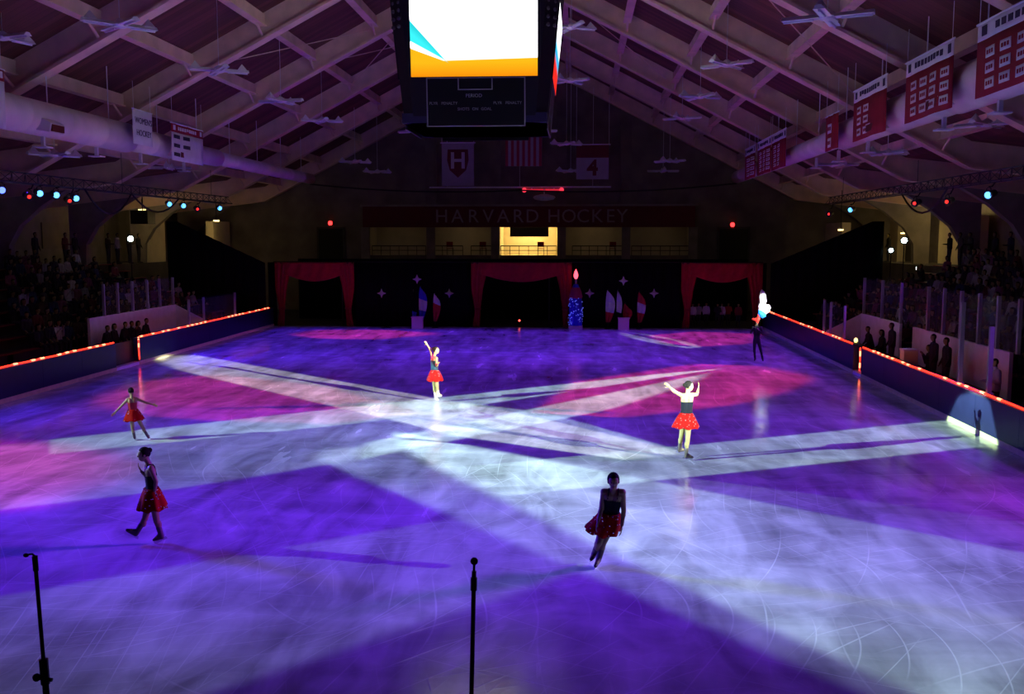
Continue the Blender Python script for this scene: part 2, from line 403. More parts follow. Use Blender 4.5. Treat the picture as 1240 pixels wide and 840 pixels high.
# crossed tie rods between two rafters
for (xa, ya, xb, yb) in [(-12, 44.4, -6.8, 51.6), (-6.8, 44.4, -12, 51.6), (-1, 44.4, 4.5, 51.6), (-14.5, 37.2, -9, 44.4), (4.5, 30, 10, 37.2), (-16.5, 22.8, -12, 30)]:
    obj('tie_rod', path(BM(), [(xa, ya, zroof(xa) + .45), (xb, yb, zroof(xb) + .45)], .022, 6), STEEL, CEIL)

# ------------------------------------------------------------------ walls
WL, WR = XC - EAVE, XC + EAVE
tag(obj('wall_left', bbox((WL - .3, -2, 0), (WL, 68, 8)), CONC), kind='structure')
tag(obj('wall_right', bbox((WR, -2, 0), (WR + .3, 68, 8)), CONC), kind='structure')
YW = 66.6
bx0, bx1 = PY(441, 260, YW).x, PY(841, 260, YW).x
zb1, zb0, zrl = PY(640, 250, YW).z, PY(640, 275, YW).z, PY(640, 309, YW).z
FARW = mat('block_wall', (.21, .18, .155), .9, noise=.45, nscale=.8, bump=.3)
wf = BM()
prism(wf, [(WL, 0), (bx0, 0), (bx0, zroof(bx0) + 1), (XC - 17.5, zroof(XC - 17.5) + 1), (WL, zroof(WL) + 1)], 1, YW, YW + .4)
prism(wf, [(bx1, 0), (WR, 0), (WR, zroof(WR) + 1), (XC + 17.5, zroof(XC + 17.5) + 1), (bx1, zroof(bx1) + 1)], 1, YW, YW + .4)
prism(wf, [(bx0, 0), (bx1, 0), (bx1, zrl), (bx0, zrl)], 1, YW, YW + .4)
prism(wf, [(bx0, zb0), (bx1, zb0), (bx1, zroof(bx1) + 1), (XC, ZR + 1), (bx0, zroof(bx0) + 1)], 1, YW, YW + .4)
FW = tag(obj('wall_far', wf, FARW), kind='structure')
# gallery behind the openings: floor, back wall and the partitions
tag(obj('floor_gallery', bbox((bx0, YW + .4, zrl - .2), (bx1, YW + 4, zrl)), CREAM), kind='structure')
tag(obj('wall_gallery', bbox((bx0, YW + 3.8, zrl), (bx1, YW + 4, zb0 + .6)), CREAM), kind='structure')
tag(obj('ceiling_gallery', bbox((bx0, YW + .4, zb0 + .4), (bx1, YW + 3.8, zb0 + .6)), CREAM), kind='structure')
for n, px in enumerate((441, 603, 677, 841)):
    x = PY(px, 290, YW).x; tag(obj('wall_partition_%d' % n, bbox((x - .1, YW + .4, zrl), (x + .1, YW + 3.8, zb0 + .4)), CREAM), kind='structure')
for px in (443, 522, 600, 680, 758, 839):
    x = PY(px, 290, YW).x; obj('column', bbox((x - .28, YW - .25, zrl - 1.2), (x + .28, YW + .1, zb0)), CONC, FW)
for z_, py in ((228, 0),):
    pass
# pilasters on the gable above the sign
for px in (522, 600, 680, 758):
    x = PY(px, 200, YW).x; obj('pilaster', bbox((x - .35, YW - .18, zb1), (x + .35, YW, zroof(x) - .1)), mat('pilaster_block', (.20, .17, .15), .9, noise=.4, nscale=1), FW)
obj('cornice', bbox((bx0 - .2, YW - .3, zb1 - .02), (bx1 + .2, YW, zb1 + .14)), CONC, FW)
# the long name board over the gallery
sb = thing('name_board', 'long dark red board with spaced letters across the far wall', 'sign', ((bx0 + bx1) / 2, YW - .42, (zb0 + zb1) / 2))
hw, hh = (bx1 - bx0) / 2, (zb1 - zb0) / 2
obj('board', bbox((-hw, -.05, -hh), (hw, .05, hh)), MAROONP, sb)
for px in (443, 522, 600, 680, 758, 839): x = PY(px, 260, YW).x - (bx0 + bx1) / 2; obj('bracket', bbox((x - .1, .04, -.3), (x + .1, .18, .3)), DSTEEL, sb)
LETM = mat('letter_white', (.32, .24, .28), .6)
s_ = 'HARVARD HOCKEY'; pxs = [536, 555, 574, 592, 610, 628, 645, None, 671, 689, 706, 723, 739, 753]
for ch, px in zip(s_, pxs):
    if px is None: continue
    o = link('letter', text_mesh(ch, 1.25, .03), LETM, sb); o.rotation_euler = (PI / 2, 0, 0)
    o.location = (PY(px, 260, YW).x - (bx0 + bx1) / 2, -.09, 0)
# gallery furniture
for i, (x0, x1) in enumerate([(523, 560), (570, 597), (606, 674), (693, 755), (450, 515), (765, 835)]):
    xa, xb = PY(x0, 300, YW).x, PY(x1, 300, YW).x
    r = thing('gallery_rail', ['low dark rail at the left edge of the cream bay', 'short dark rail beside the lit bay on its left', 'low rail in front of the bright lit bay',
              'dark rail in the cream bay right of the lit bay', 'dark rail in the leftmost shadowed gallery bay', 'dark rail in the rightmost shadowed gallery bay'][i], 'railing', ((xa + xb) / 2, YW + .2, zrl))
    L = (xb - xa) / 2
    obj('top_bar', path(BM(), [(-L, 0, .62), (L, 0, .62)], .035, 6), BLK, r); obj('lower_bar', path(BM(), [(-L, 0, .32), (L, 0, .32)], .025, 6), BLK, r)
    n = max(2, int(2 * L / .55))
    for k in range(n + 1): obj('baluster', path(BM(), [(-L + 2 * L * k / n, 0, 0), (-L + 2 * L * k / n, 0, .62)], .022, 5), BLK, r)
def chair(label, x, y, z, rz):
    t = thing('gallery_chair', label, 'chair', (x, y, z), rz, 'chairs in the far gallery')
    obj('seat', bbox((-.22, -.22, .42), (.22, .22, .46)), MAROON, t); obj('backrest', bbox((-.22, .19, .55), (.22, .23, .9)), MAROON, t)
    for a in (-1, 1):
        for b in (-1, 1): obj('leg', path(BM(), [(a * .2, b * .2, 0), (a * .2, b * .2, .43 if b < 0 else .9)], .015, 5), BLK, t)
for px, lab in ((545, 'dark chair in cream bay by the second column'), (585, 'dark chair just left of the bright bay'), (742, 'dark chair at the right of the cream bay'), (655, 'dark chair inside the bright bay')):
    p = PY(px, 300, YW + 1); chair(lab, p.x, YW + 1.0, zrl, PI)
# hung screen in the lit bay
tv = thing('hung_screen', 'dark screen hung across the top of the bright bay', 'screen', PY(641, 280, YW + 1.0))
obj('housing', bbox((-1.3, -.15, -.36), (1.3, .15, .36)), BLK, tv); obj('bracket', bbox((-.1, -.05, .36), (.1, .05, zb0 + .395 - tv.location.z)), BLK, tv)
# lamps in the gallery
def lamp_tube(label, loc, size, col, estr, power, axis='x'):
    t = thing('ceiling_lamp', label, 'lamp', loc)
    a = size / 2; d = (a, .06) if axis == 'x' else (.06, a)
    obj('housing', bbox((-d[0], -d[1], .02), (d[0], d[1], .09)), FIXT, t)
    obj('diffuser', bbox((-d[0] * .96, -d[1] * .9, -.05), (d[0] * .96, d[1] * .9, .02)), mat('lamp_glow_%s' % round(estr), (1, .9, .6), .4, emit=col, estr=estr), t)
    l = bpy.data.lights.new('lamp_light', 'POINT'); l.color = col; l.energy = power; l.shadow_soft_size = .2
    o = bpy.data.objects.new('lamp_light', l); COL.objects.link(o); o.location = Vector(loc) + Vector((0, 0, -.25)); return t
YEL = (1, .72, .26)
lamp_tube('warm lamp on the ceiling of the bright gallery bay', (PY(641, 270, YW + 2).x, YW + 2.2, zb0 + .3), 1.5, YEL, 6, 260)
for px, p, lb in ((560, 2.6, 'dim warm lamp in the cream bay left of the bright bay'), (718, 2.4, 'dim warm lamp in the cream bay right of the bright bay'), (480, .5, 'faint lamp in the leftmost gallery bay'), (800, .5, 'faint lamp in the rightmost gallery bay')):
    lamp_tube(lb, (PY(px, 270, YW + 2).x, YW + 2.2, zb0 + .3), .8, (1, .75, .45), 1, p)
# doors with exit lights on the far wall
EXITM = mat('exit_red', (.5, .02, .02), .4, emit=(1, .02, .02), estr=6)
for n, (x0, x1, y0, y1, ex, ey, side) in enumerate([(386, 416, 277, 311, 400, 270, 'left'), (871, 905, 277, 311, 887, 272, 'right')]):
    a = PY(x0, y0, YW); b = PY(x1, y1, YW)
    d = tag(obj('door_%d' % (n + 1), bbox((a.x, YW - .06, 0), (b.x, YW - .004, a.z)), BLK), kind='structure')
    obj('door_frame', prism(BM(), [(a.x - .12, 0), (a.x, 0), (a.x, a.z), (b.x, a.z), (b.x, 0), (b.x + .12, 0), (b.x + .12, a.z + .12), (a.x - .12, a.z + .12)], 1, YW - .1, YW - .003), DCONC, d)
    e = PY(ex, ey, YW - .2)
    t = thing('exit_light', 'small glowing red exit light over the %s far doorway' % side, 'light', e)
    obj('housing', bbox((-.2, 0, -.12), (.2, .14, .12)), BLK, t); obj('lens', lathe(BM(), [(.02, -.06), (.12, -.03), (.15, .02)], 12, q=Quaternion((1, 0, 0), PI / 2)), EXITM, t)

# ------------------------------------------------------------------ dasher boards with rope lights
HB = 1.02
def boards(label, X, side, y0, y1):
    t = thing('dasher_board', label, 'barrier', (X, y0, 0)); L = y1 - y0
    o = 1 if side > 0 else -1
    lo, hi = sorted((0, o * .22))
    n = max(1, round(L / 2.44)); 
    for k in range(n): obj('panel', bbox((lo, L * k / n + .004, .13), (hi, L * (k + 1) / n - .004, HB - .04)), NAVY, t)
    lo2, hi2 = sorted((-o * .015, o * .22)); obj('kick_plate', bbox((lo2, 0, 0), (hi2, L, .135)), KICK, t)
    lo3, hi3 = sorted((-o * .03, o * .25)); obj('cap_rail', bbox((lo3, 0, HB - .05), (hi3, L, HB)), mat('navy_cap', (.03, .03, .05), .4), t)
    return t
def rope(label, pts):
    t = thing('rope_light', label, 'light', pts[0]); p0 = Vector(pts[0])
    dense = []
    for a, b in zip(pts, pts[1:]):
        a = Vector(a); b = Vector(b); n = max(2, int((b - a).length / .5))
        dense += [a.lerp(b, i / n) for i in range(n)]
    dense.append(Vector(pts[-1]))
    rnd = random.Random(len(label))
    dense = [p - p0 + Vector((rnd.uniform(-.012, .012), 0, rnd.uniform(-.008, .012))) for p in dense]
    obj('tube', path(BM(), dense, .026, 6), ROPE, t)
    bb = BM()
    for i in range(len(dense) - 1):
        if rnd.random() < .55: path(bb, [dense[i].lerp(dense[i + 1], .25) + Vector((0, 0, .006)), dense[i].lerp(dense[i + 1], .7) + Vector((0, 0, .006))], .03, 6)
    o = obj('bulbs', bb, ROPE2, t); o['kind'] = 'stuff'
YG0, YG1 = G(137, 449).y, G(160, 441).y
YH0, YH1 = G(1046, 457).y, G(1032, 452).y
boards('dark navy boards on the left, nearer stretch before the gate gap', XL, -1, YN, YG0)
boards('dark navy boards on the left, far stretch beyond the gate gap', XL, -1, YG1, YF)
boards('dark navy boards on the right, nearer stretch with a spot of light', XR, 1, YN, YH0)
boards('dark navy boards on the right, far stretch up to the stage', XR, 1, YH1, YF)
zt = HB + .03
rope('glowing red rope light along the nearer left boards', [(XL - .05, 12, zt), (XL - .05, YG0 - .05, zt)])
rope('glowing red rope light along the far left boards, bent down at the gate', [(XL + .04, YG1 - .06, .2), (XL + .02, YG1 - .06, HB - .1), (XL - .04, YG1 + .1, zt), (XL - .05, YF - .6, zt)])
rope('glowing red rope light along the nearer right boards', [(XR + .05, 11, zt), (XR + .05, YH0 + .02, zt)])
rope('glowing red rope light along the far right boards', [(XR + .05, YH1 + .3, zt), (XR + .05, YF - .6, zt)])
rope('short upright red rope light in the right gate gap', [(XR + .12, (YH0 + YH1) / 2 + .1, .15), (XR + .12, (YH0 + YH1) / 2 + .1, HB - .05)])
for n, (X, y0, y1) in enumerate(((XL, YG0, YG1), (XR, YH0, YH1))):
    s = -1 if X < 0 else 1
    lo, hi = sorted((X + s * .24, X + s * .3))
    g = tag(thing('gate', 'dark gate set back in the gap of the %s boards' % ('left' if s < 0 else 'right'), 'gate', (0, 0, 0)))
    obj('leaf', bbox((lo, y0 + .02, .12), (hi, y1 - .02, HB - .08)), BLK, g); lo, hi = sorted((X, X + s * .3))
    obj('threshold', bbox((lo, y0 + .01, .0), (hi, y1 - .01, .11)), WHITEP, g)
# small white lamp clutter on the right gate corner
cl = thing('gate_lamp', 'small glowing yellow lamp on the rail by the right gate', 'lamp', (XR + .1, YH1 + .1, HB))
obj('base', lathe(BM(), [(.1, 0), (.1, .05), (.03, .07), (.03, .12)], 10), BLK, cl)
obj('bulb', ball(BM(), (0, 0, .17), (.07, .07, .09)), mat('yellow_glow', (1, .8, .2), .4, emit=(1, .75, .2), estr=3), cl)
# near end boards, under the camera
t = thing('dasher_board', 'dark navy end boards below the camera', 'barrier', (XL, YN, 0))
for k in range(10): obj('panel', bbox((2.67 * k + .004, -.2, .13), (2.67 * k + 2.666, 0, HB - .04)), NAVY, t)
obj('kick_plate', bbox((0, -.2, 0), (26.7, .015, .135)), KICK, t); obj('cap_rail', bbox((0, -.23, HB - .05), (26.7, .03, HB)), mat('navy_cap', (.03, .03, .05), .4), t)

# ------------------------------------------------------------------ team boxes: white enclosure, glass and posts
def team_box(label, glabel, X, ys, Xe, ye, posts, side, zt=1.8):
    t = thing('bench_enclosure', label, 'enclosure', (X, ys[0], 0))
    for a, b in zip(ys[::2], ys[1::2]): obj('back_panel', bbox((-.05, a - ys[0], .2), (.05, b - ys[0], zt)), WHITEP, t)
    y = ye - ys[0]
    obj('end_panel', prism(BM(), [(0, .2), (Xe - X, .2), (Xe - X, HB + .05), (0, zt)], 1, y - .05, y + .05), WHITEP, t)
    obj('floor_deck', bbox((min(0, Xe - X) + .06, 0, .0), (max(0, Xe - X) - .06, y, .2)), DCONC, t)
    bx = .35 * (-side)
    obj('bench', bbox((bx - .16, .4, .58), (bx + .16, y - .3, .64)), mat('bench_wood', (.16, .08, .04), .5, noise=.3), t)
    for k in range(4): obj('bench_leg', bbox((bx - .12, .6 + k * (y - 1.2) / 3, .2), (bx + .12, .68 + k * (y - 1.2) / 3, .58)), BLK, t)
    g = thing('glass_screen', glabel, 'screen', (X, 0, zt))
    for k, (yy, h) in enumerate(posts):
        obj('post', bbox((-.045, yy - .05, .0), (.045, yy + .05, h)), ALU, g)
        if k: obj('pane', bbox((-.008, posts[k - 1][0] + .06, .02), (.008, yy - .06, min(h, posts[k - 1][1]) - .05)), GLASS, g)
LBX, RBX = -18.55, 11.5
lp = sorted((PX(px, 372, LBX).y, 1.25) for px in (126, 143, 161, 179, 194, 210))
team_box('white walled players bench beside the left gate', 'tall glass screen with grey posts above the left players bench', LBX,
         [PX(107, 385, LBX).y, PX(212, 371, LBX).y], XL - .25, PX(212, 371, LBX).y, lp, -1)
rp = sorted((PX(px, 400, RBX).y, 1.45) for px in (1045, 1067, 1090, 1123, 1142, 1163, 1185, 1208, 1234))
team_box('white walled players bench behind the right boards', 'tall glass screen with grey posts above the right players bench', RBX,
         [PX(1225, 427, RBX).y, PX(1107, 397, RBX).y, PX(1091, 393, RBX).y, PX(1044, 382, RBX).y], XR + .25, PX(1044, 382, RBX).y, rp, 1)
# glass posts standing on the boards
for n, (X, pxs, lab, h) in enumerate([(XL - .12, (229, 247, 285), 'glass screen on the far left boards beyond the bench', 1.15), (XR + .12, (998, 1006, 1023), 'glass screen on the far right boards before the bench', 1.3)]):
    g = thing('glass_screen', lab, 'screen', (X, 0, HB)); ps = sorted(PX(px, 385, X).y for px in pxs)
    for k, yy in enumerate(ps):
        obj('post', bbox((-.04, yy - .05, .0), (.04, yy + .05, h)), ALU, g)
        if k: obj('pane', bbox((-.008, ps[k - 1] + .06, .02), (.008, yy - .06, h - .05)), GLASS, g)
for px, y0, y1, lab in ((1162, 365, 463, 'tall grey post standing on the right boards by the lit patch'), (1199, 395, 440, 'short grey post on the nearer right boards')):
    b = PX(px, y1, XR + .14); h = PX(px, y0, XR + .14).z - HB
    t = thing('glass_post', lab, 'post', (XR + .14, b.y, HB)); obj('shaft', bbox((-.05, -.05, 0), (.05, .05, h)), ALU, t); obj('foot', bbox((-.09, -.09, 0), (.09, .09, .06)), ALU, t)
b = PX(1095, 428, XR + .6); t = thing('white_box', 'small white box standing behind the right boards', 'box', (XR + .75, b.y, .2))
obj('carton', bbox((-.22, -.2, 0), (.22, .2, 1.05)), mat('cream_card', (.85, .82, .6), .7), t); obj('lid', bbox((-.24, -.22, 1.05), (.24, .22, 1.1)), WHITEP, t)

# ------------------------------------------------------------------ stands
BENCHM = mat('red_bench', (.22, .03, .035), .6, noise=.3, nscale=3)
NR, RDX, RDZ, Z0 = 8, .86, .36, .5
def stand(side, Xf, y0, y1, nm):
    t = tag(obj('stand_' + nm, prism(BM(), [(Xf + side * -.6, -.02), (Xf - side * .6, Z0)] [:1] + [(Xf - side * .55, Z0)] +
        [p for k in range(NR) for p in ((Xf + side * (k * RDX + .31), Z0 + k * RDZ), (Xf + side * (k * RDX + .31), Z0 + (k + 1) * RDZ))] +
        [(Xf + side * (NR * RDX + 3.1), Z0 + NR * RDZ), (Xf + side * (NR * RDX + 3.1), -.02)], 1, y0, y1), DCONC), kind='structure')
    for k in range(NR):
        X = Xf + side * (k * RDX + .12); z = Z0 + k * RDZ
        obj('bench_plank', bbox((X - .15, y0 + .2, z + .38), (X + .15, y1 - .2, z + .43)), BENCHM, t)
        for j in range(int((y1 - y0) / 4) + 1): obj('bench_bracket', bbox((X - .1, y0 + .5 + 4 * j, z), (X + .1, y0 + .58 + 4 * j, z + .38)), BLK, t)
    return t
XSL, XSR = -19.3, 12.3
stand(-1, XSL, 12, 53, 'left'); stand(1, XSR, 10, 53, 'right')
ZTOP = Z0 + NR * RDZ
for X0_, X1_, nm in ((-29, -25.7, 'left'), (18.7, 22, 'right')): tag(obj('floor_concourse_' + nm, bbox((X0_, 53.02, 0), (X1_, 66.55, ZTOP)), DCONC), kind='structure')
# side aisles: bents that carry the rafters, with a haunch
for s, nm in ((-1, 'left'), (1, 'right')):
    W = bpy.data.objects['wall_' + nm]
    for y in RAFY[2:]:
        X1 = XC + s * 23.2; zt_ = zroof(X1)
        prof = [(X1 - s * .35, 0), (X1 + s * .35, 0), (X1 + s * .35, zt_), (X1 - s * 3.4, zroof(X1 - s * 3.4)), (X1 - s * 2.2, zroof(X1 - s * 2.2) - .55), (X1 - s * 1.1, zt_ - 1.2), (X1 - s * .55, zt_ - 2.1)]
        obj('bent', prism(BM(), prof, 1, y - .22, y + .22), CONC, W)
    for y0, y1 in zip(RAFY[2:], RAFY[3:]):
        obj('wall_panel', bbox((WL if s < 0 else WR - .06, y0 + .5, ZTOP + .9), (WL + .06 if s < 0 else WR, y1 - .5, ZTOP + 2.3)), mat('pale_block', (.27, .24, .21), .85, noise=.25, nscale=1.2), W)
# warm lamps and lit doorways at the concourse
def lit_pier(x0, x1, y0, y1, X, side, pw, lab, lpx):
    W = bpy.data.objects['wall_left' if side < 0 else 'wall_right']
    a, b = sorted((PX(x0, y0, X).y, PX(x1, y0, X).y)); zt = PX((x0 + x1) / 2, y0, X).z
    lo, hi = sorted((X, X + side * .5)); obj('pier', bbox((lo, a, 0), (hi, b, zt)), CREAM, W)
    q = PX(*lpx, X - side * .8); lamp_tube(lab, q, .8, YEL, 4, pw, 'y')
    obj('lamp_arm', path(BM(), [q + Vector((0, 0, .05)), Vector((q.x, q.y, zroof(q.x) + .3))], .02, 5), BLK, W)
lit_pier(180, 199, 262, 305, -26.0, -1, 38, 'warm lamp beside the lit pier of the left stand', (172, 254))
lit_pier(258, 278, 268, 285, -23.5, -1, 40, 'warm lamp above the black drape at left', (262, 267))
lit_pier(1138, 1186, 262, 310, 21.0, 1, 60, 'warm lamp over the wide lit wall of the right stand', (1150, 258))
lit_pier(1073, 1088, 262, 300, 20.0, 1, 40, 'warm lamp beside the narrow lit pier of the right stand', (1094, 282))
lit_pier(1000, 1020, 270, 285, 15.5, 1, 25, 'warm lamp above the black drape at right', (1018, 278))
# dark hung box by the left lamps
p = PX(173, 263, -24.6); t = thing('hung_speaker', 'black box hung below the warm lamp at left', 'speaker', p)
obj('cabinet', bbox((-.5, -.5, -.38), (.5, .5, .38)), BLK, t); obj('hanger', path(BM(), [(0, 0, .38), (0, 0, zroof(p.x) + .5 - p.z)], .03, 6), BLK, t)

# ------------------------------------------------------------------ ducts
def duct(label, X, z, secs, reg, hoods, group=None):
    t = thing('air_duct', label, 'duct', (X, 0, z))
    for i, (y0, y1, r) in enumerate(secs):
        L = y1 - y0; n = max(1, round(L / 2.4))
        prof = [(r, 0)]
        for k in range(1, n): prof += [(r, L * k / n - .03), (r * 1.012, L * k / n - .02), (r * 1.012, L * k / n + .02), (r, L * k / n + .03)]
        prof += [(r, L)]
        obj('section', lathe(BM(), prof, 28, (0, y0, 0), Quaternion((1, 0, 0), -PI / 2)), DUCT, t, False)
        o = t.children[-1]; 
        for pl in o.data.polygons: pl.use_smooth = len(pl.vertices) == 4
    for y in range(int(secs[0][0]) + 2, int(secs[-1][1]), 4):
        xx = X; obj('hanger_rod', path(BM(), [(0, y, .3), (0, y, zroof(xx) + RD - z)], .018, 5), FIXT, t)
    s = 1 if X < 0 else -1                   # hoods look towards the ice
    for y in hoods:
        h = obj('outlet_hood', prism(BM(), [(s * .34, .02), (s * .78, -.22), (s * .72, -.48), (s * .26, -.40)], 1, y - .42, y + .42), DUCT, t)
        obj('grille', bbox((s * .74 - .05, y - .34, -.45), (s * .74 + .05, y + .34, -.25)), MAROONP, h)
    for y in reg:
        obj('deflector', bbox((-.2, y - .2, -.86), (.2, y + .2, -.82), ), WHITEP, t); c = t.children[-1]
        obj('deflector_neck', bbox((-.05, y - .05, -.83), (.05, y + .05, -.45)), FIXT, t)
DZ = 8.42
yl1, yl2, yl3 = PX(152, 168, -16.3).y, PX(205, 180, -16.3).y, PX(262, 194, -16.3).y
duct('fat pale round air duct running along the left side under the roof', -16.3, DZ, [(12, yl1, .52), (yl1, yl2, .44), (yl2, yl3, .38), (yl3, 60, .31)],
     [PX(px, 185, -16.3).y for px in (53, 117, 170, 222)], [PX(40, 155, -16.3).y, PX(200, 190, -16.3).y])
yr = [PX(px, 150, 9.3).y for px in (1160, 1085, 1022, 960)]
duct('fat pale round air duct running along the right side under the roof', 9.3, DZ, [(10, yr[0], .56), (yr[0], yr[1], .52), (yr[1], yr[2], .48), (yr[2], 60, .36)],
     [PX(px, 150, 9.3).y for px in (1210, 1143, 1052, 1017, 990)], [PX(1167, 140, 9.3).y, PX(1085, 165, 9.3).y])

# ------------------------------------------------------------------ banners along the ducts
def banner(label, X, ya, yb, z1, z0, body, head, plates, headtext=None, header=.3, lines=None, group='banners hung along the ducts'):
    """cloth banner in a plane of constant X, ya..yb along the hall (ya nearer)"""
    t = thing('banner', label, 'banner', (X, (ya + yb) / 2, z0), 0, group)
    W = (yb - ya); Hh = z1 - z0; s = 1 if X < XC else -1     # front faces the ice
    bm = BM(); n = 10; rows = 4; th = .012
    def wob(u, v): return .03 * math.sin(u * 7 + X) * (1 - v) + .015 * math.sin(u * 15)
    def sheet(u0, u1, v0, v1, off, m, nm, par):
        b = BM(); F = []; B = []
        for i in range(n + 1):
            for j in range(rows + 1):
                u = u0 + (u1 - u0) * i / n; v = v0 + (v1 - v0) * j / rows
                x = wob(u, v) + s * off
                F.append(b.verts.new((x + s * th / 2, (u - .5) * W, v * Hh))); B.append(b.verts.new((x - s * th / 2, (u - .5) * W, v * Hh)))
        R = rows + 1
        for i in range(n):
            for j in range(rows):
                q = [i * R + j, (i + 1) * R + j, (i + 1) * R + j + 1, i * R + j + 1]
                b.faces.new([F[k] for k in q]); b.faces.new([B[k] for k in q[::-1]])
        edge = [i * R for i in range(n + 1)] + [n * R + j for j in range(1, R)] + [i * R + rows for i in range(n - 1, -1, -1)] + [j for j in range(rows - 1, 0, -1)]
        for a, c in zip(edge, edge[1:] + edge[:1]): b.faces.new((F[a], B[a], B[c], F[c]))
        bmesh.ops.recalc_face_normals(b, faces=b.faces[:])
        return obj(nm, b, m, par, True)
    cl = sheet(0, 1, 0, 1 - header if head else 1, 0, body, 'cloth', t)
    if head:
        hd = sheet(0, 1, 1 - header, 1, 0, head, 'header', t)
        hm = INK if head is CLOTHW else CLOTHW
        # lettering too small to read in the photo: a worn line of marks
        nb = 9; rr = random.Random(int(ya * 10))
        for k in range(nb):
            u = .2 + .6 * k / nb; sheet(u, u + .045, 1 - header * (.68 if rr.random() < .8 else .6), 1 - header * .3, .012, hm, 'mark', hd)
        for u in (.05, .89): sheet(u, u + .06, 1 - header * .75, 1 - header * .2, .012, hm, 'mark', hd)
    for (u, v, du, dv, c) in plates:
        pl = sheet(u, u + du, v, v + dv, .012, CLOTHW if body is MAROON else INK, 'year_plate', t)
        if body is MAROON:
            for k in range(3): sheet(u + du * (.15 + .27 * k), u + du * (.32 + .27 * k), v + dv * .3, v + dv * .7, .02, MAROON, 'mark', pl)
    obj('rod', path(BM(), [(0, -W / 2 - .05, Hh), (0, W / 2 + .05, Hh)], .025, 6), FIXT, t)
    for yy in (-W / 2 + .1, W / 2 - .1): obj('cord', path(BM(), [(0, yy, Hh), (0, yy, zroof(X) + .1 - z0)], .008, 4), FIXT, t)
    if lines:
        for j, (txt, sz, v) in enumerate(lines):
            o = link('lettering', text_mesh(txt, sz, .004), INK, t)
            o.rotation_euler = (PI / 2, 0, PI / 2) if s > 0 else (PI / 2, 0, -PI / 2); o.location = (s * .045, 0, v * Hh)
    return t
def grid(nc, nr, u0=.06, v0=.06, uw=.88, vh=.62, skip=()):
    out = []
    for i in range(nc):
        for j in range(nr):
            if (i, j) in skip: continue
            out.append((u0 + uw * i / nc + .02, v0 + vh * j / nr + .03, uw / nc * .62, vh / nr * .66, 0))
    return out
XB = 8.55
def by(px): return PX(px, 120, XB).y
for (p0, p1, nc, nr, skip, head, lab) in [
    (1300, 1180, 5, 3, (), True, 'largest red banner with white header and nine pale plates, at right frame edge'),
    (1152, 1096, 4, 3, (), True, 'red banner with white header and twelve plates, second from the right edge'),
    (1073, 1034, 4, 3, ((0, 0), (0, 1), (0, 2), (1, 0), (1, 1), (1, 2)), True, 'red banner with eight small plates left of centre and bare right side'),
    (1016, 1001, 2, 2, ((0, 0), (0, 1)), False, 'narrow red banner with two white plates and no header'),
    (953, 936, 3, 5, ((0, 0), (0, 1), (0, 2), (0, 3), (0, 4)), True, 'dark red banner with narrow columns of plates, far along the right duct'),
    (935, 919, 3, 5, (), True, 'dark red banner second from the far end of the right duct'),
    (916, 904, 2, 4, (), True, 'dim red banner at the far end of the right duct')]:
    ya, yb = by(p0), by(p1); z1, z0 = 9.38, 7.82
    if p0 == 1016: z1 = 9.0
    banner(lab, XB, ya, yb, z1, z0, MAROON, CLOTHW if head else None, grid(nc, nr, skip=skip, vh=.62 if head else .8), header=.24)
XBL = -15.5
def byl(px): return PX(px, 160, XBL).y
a, b = PX(160, 131, XBL), PX(185, 178, XBL)
banner('white banner lettered in two dark lines on the left duct', XBL, a.y, b.y, PX(160, 131, XBL).z, PX(160, 173, XBL).z, CLOTHW, None, [], lines=[("WOMEN'S", .30, .68), ('HOCKEY', .30, .33)])
a, b = PX(207, 148, XBL), PX(245, 157, XBL)
banner('white banner with dark header and five printed blocks on the left duct', XBL, a.y, b.y, PX(207, 148, XBL).z, PX(207, 193, XBL).z, CLOTHW, MAROON, [(.05, .68 - .23 * k, .2, .14, 0) for k in range(0)] + [(.06, .60, .2, .1, 0), (.06, .36, .2, .1, 0), (.06, .12, .2, .1, 0), (.36, .60, .18, .1, 0), (.36, .36, .18, .1, 0)], header=.24)
a, b = PX(-45, 98, XBL), PX(5, 105, XBL)
banner('white banner cut by the left frame edge', XBL, a.y, b.y, PX(5, 85, XBL).z, PX(5, 156, XBL).z, CLOTHW, MAROON, [(.1, .5, .3, .1, 0), (.5, .5, .3, .1, 0)], header=.2)

# ------------------------------------------------------------------ hanging lamps
def pendant():
    t = thing('pendant_light', '', 'lamp', (0, 0, 0), 0, 'unlit four armed lamps hung from the roof')
    obj('hub', lathe(BM(), [(.05, .16), (.16, .08), (.2, 0), (.16, -.07), (.04, -.1)], 12), FIXT, t)
    for k in range(4):
        M = Matrix.Rotation(k * PI / 2 + .35, 4, 'Z')
        b = BM(); prism(b, [(-.13, -.03), (.13, -.03), (.05, .06), (-.05, .06)], 0, .16, .98)
        for v in b.verts: v.co = M @ v.co
        arm = obj('lamp_pan', b, FIXT, t)
        b = BM(); tube(b, M @ Vector((.3, 0, -.05)), M @ Vector((.95, 0, -.05)), .03, n=6); obj('tube', b, WHITEP, arm)
        if k % 2 == 0:
            b = BM(); v = [M @ Vector(q) for q in ((.62, -.11, .05), (.92, -.11, .05), (.92, .11, .05), (.62, .11, .05), (.77, 0, .26))]
            vs = [b.verts.new(q) for q in v]
            for f in ((0, 1, 4), (1, 2, 4), (2, 3, 4), (3, 0, 4)): b.faces.new([vs[i] for i in f])
            b.faces.new([vs[i] for i in (3, 2, 1, 0)]); obj('ballast_cover', b, FIXT, arm)
    return t
P0 = pendant()
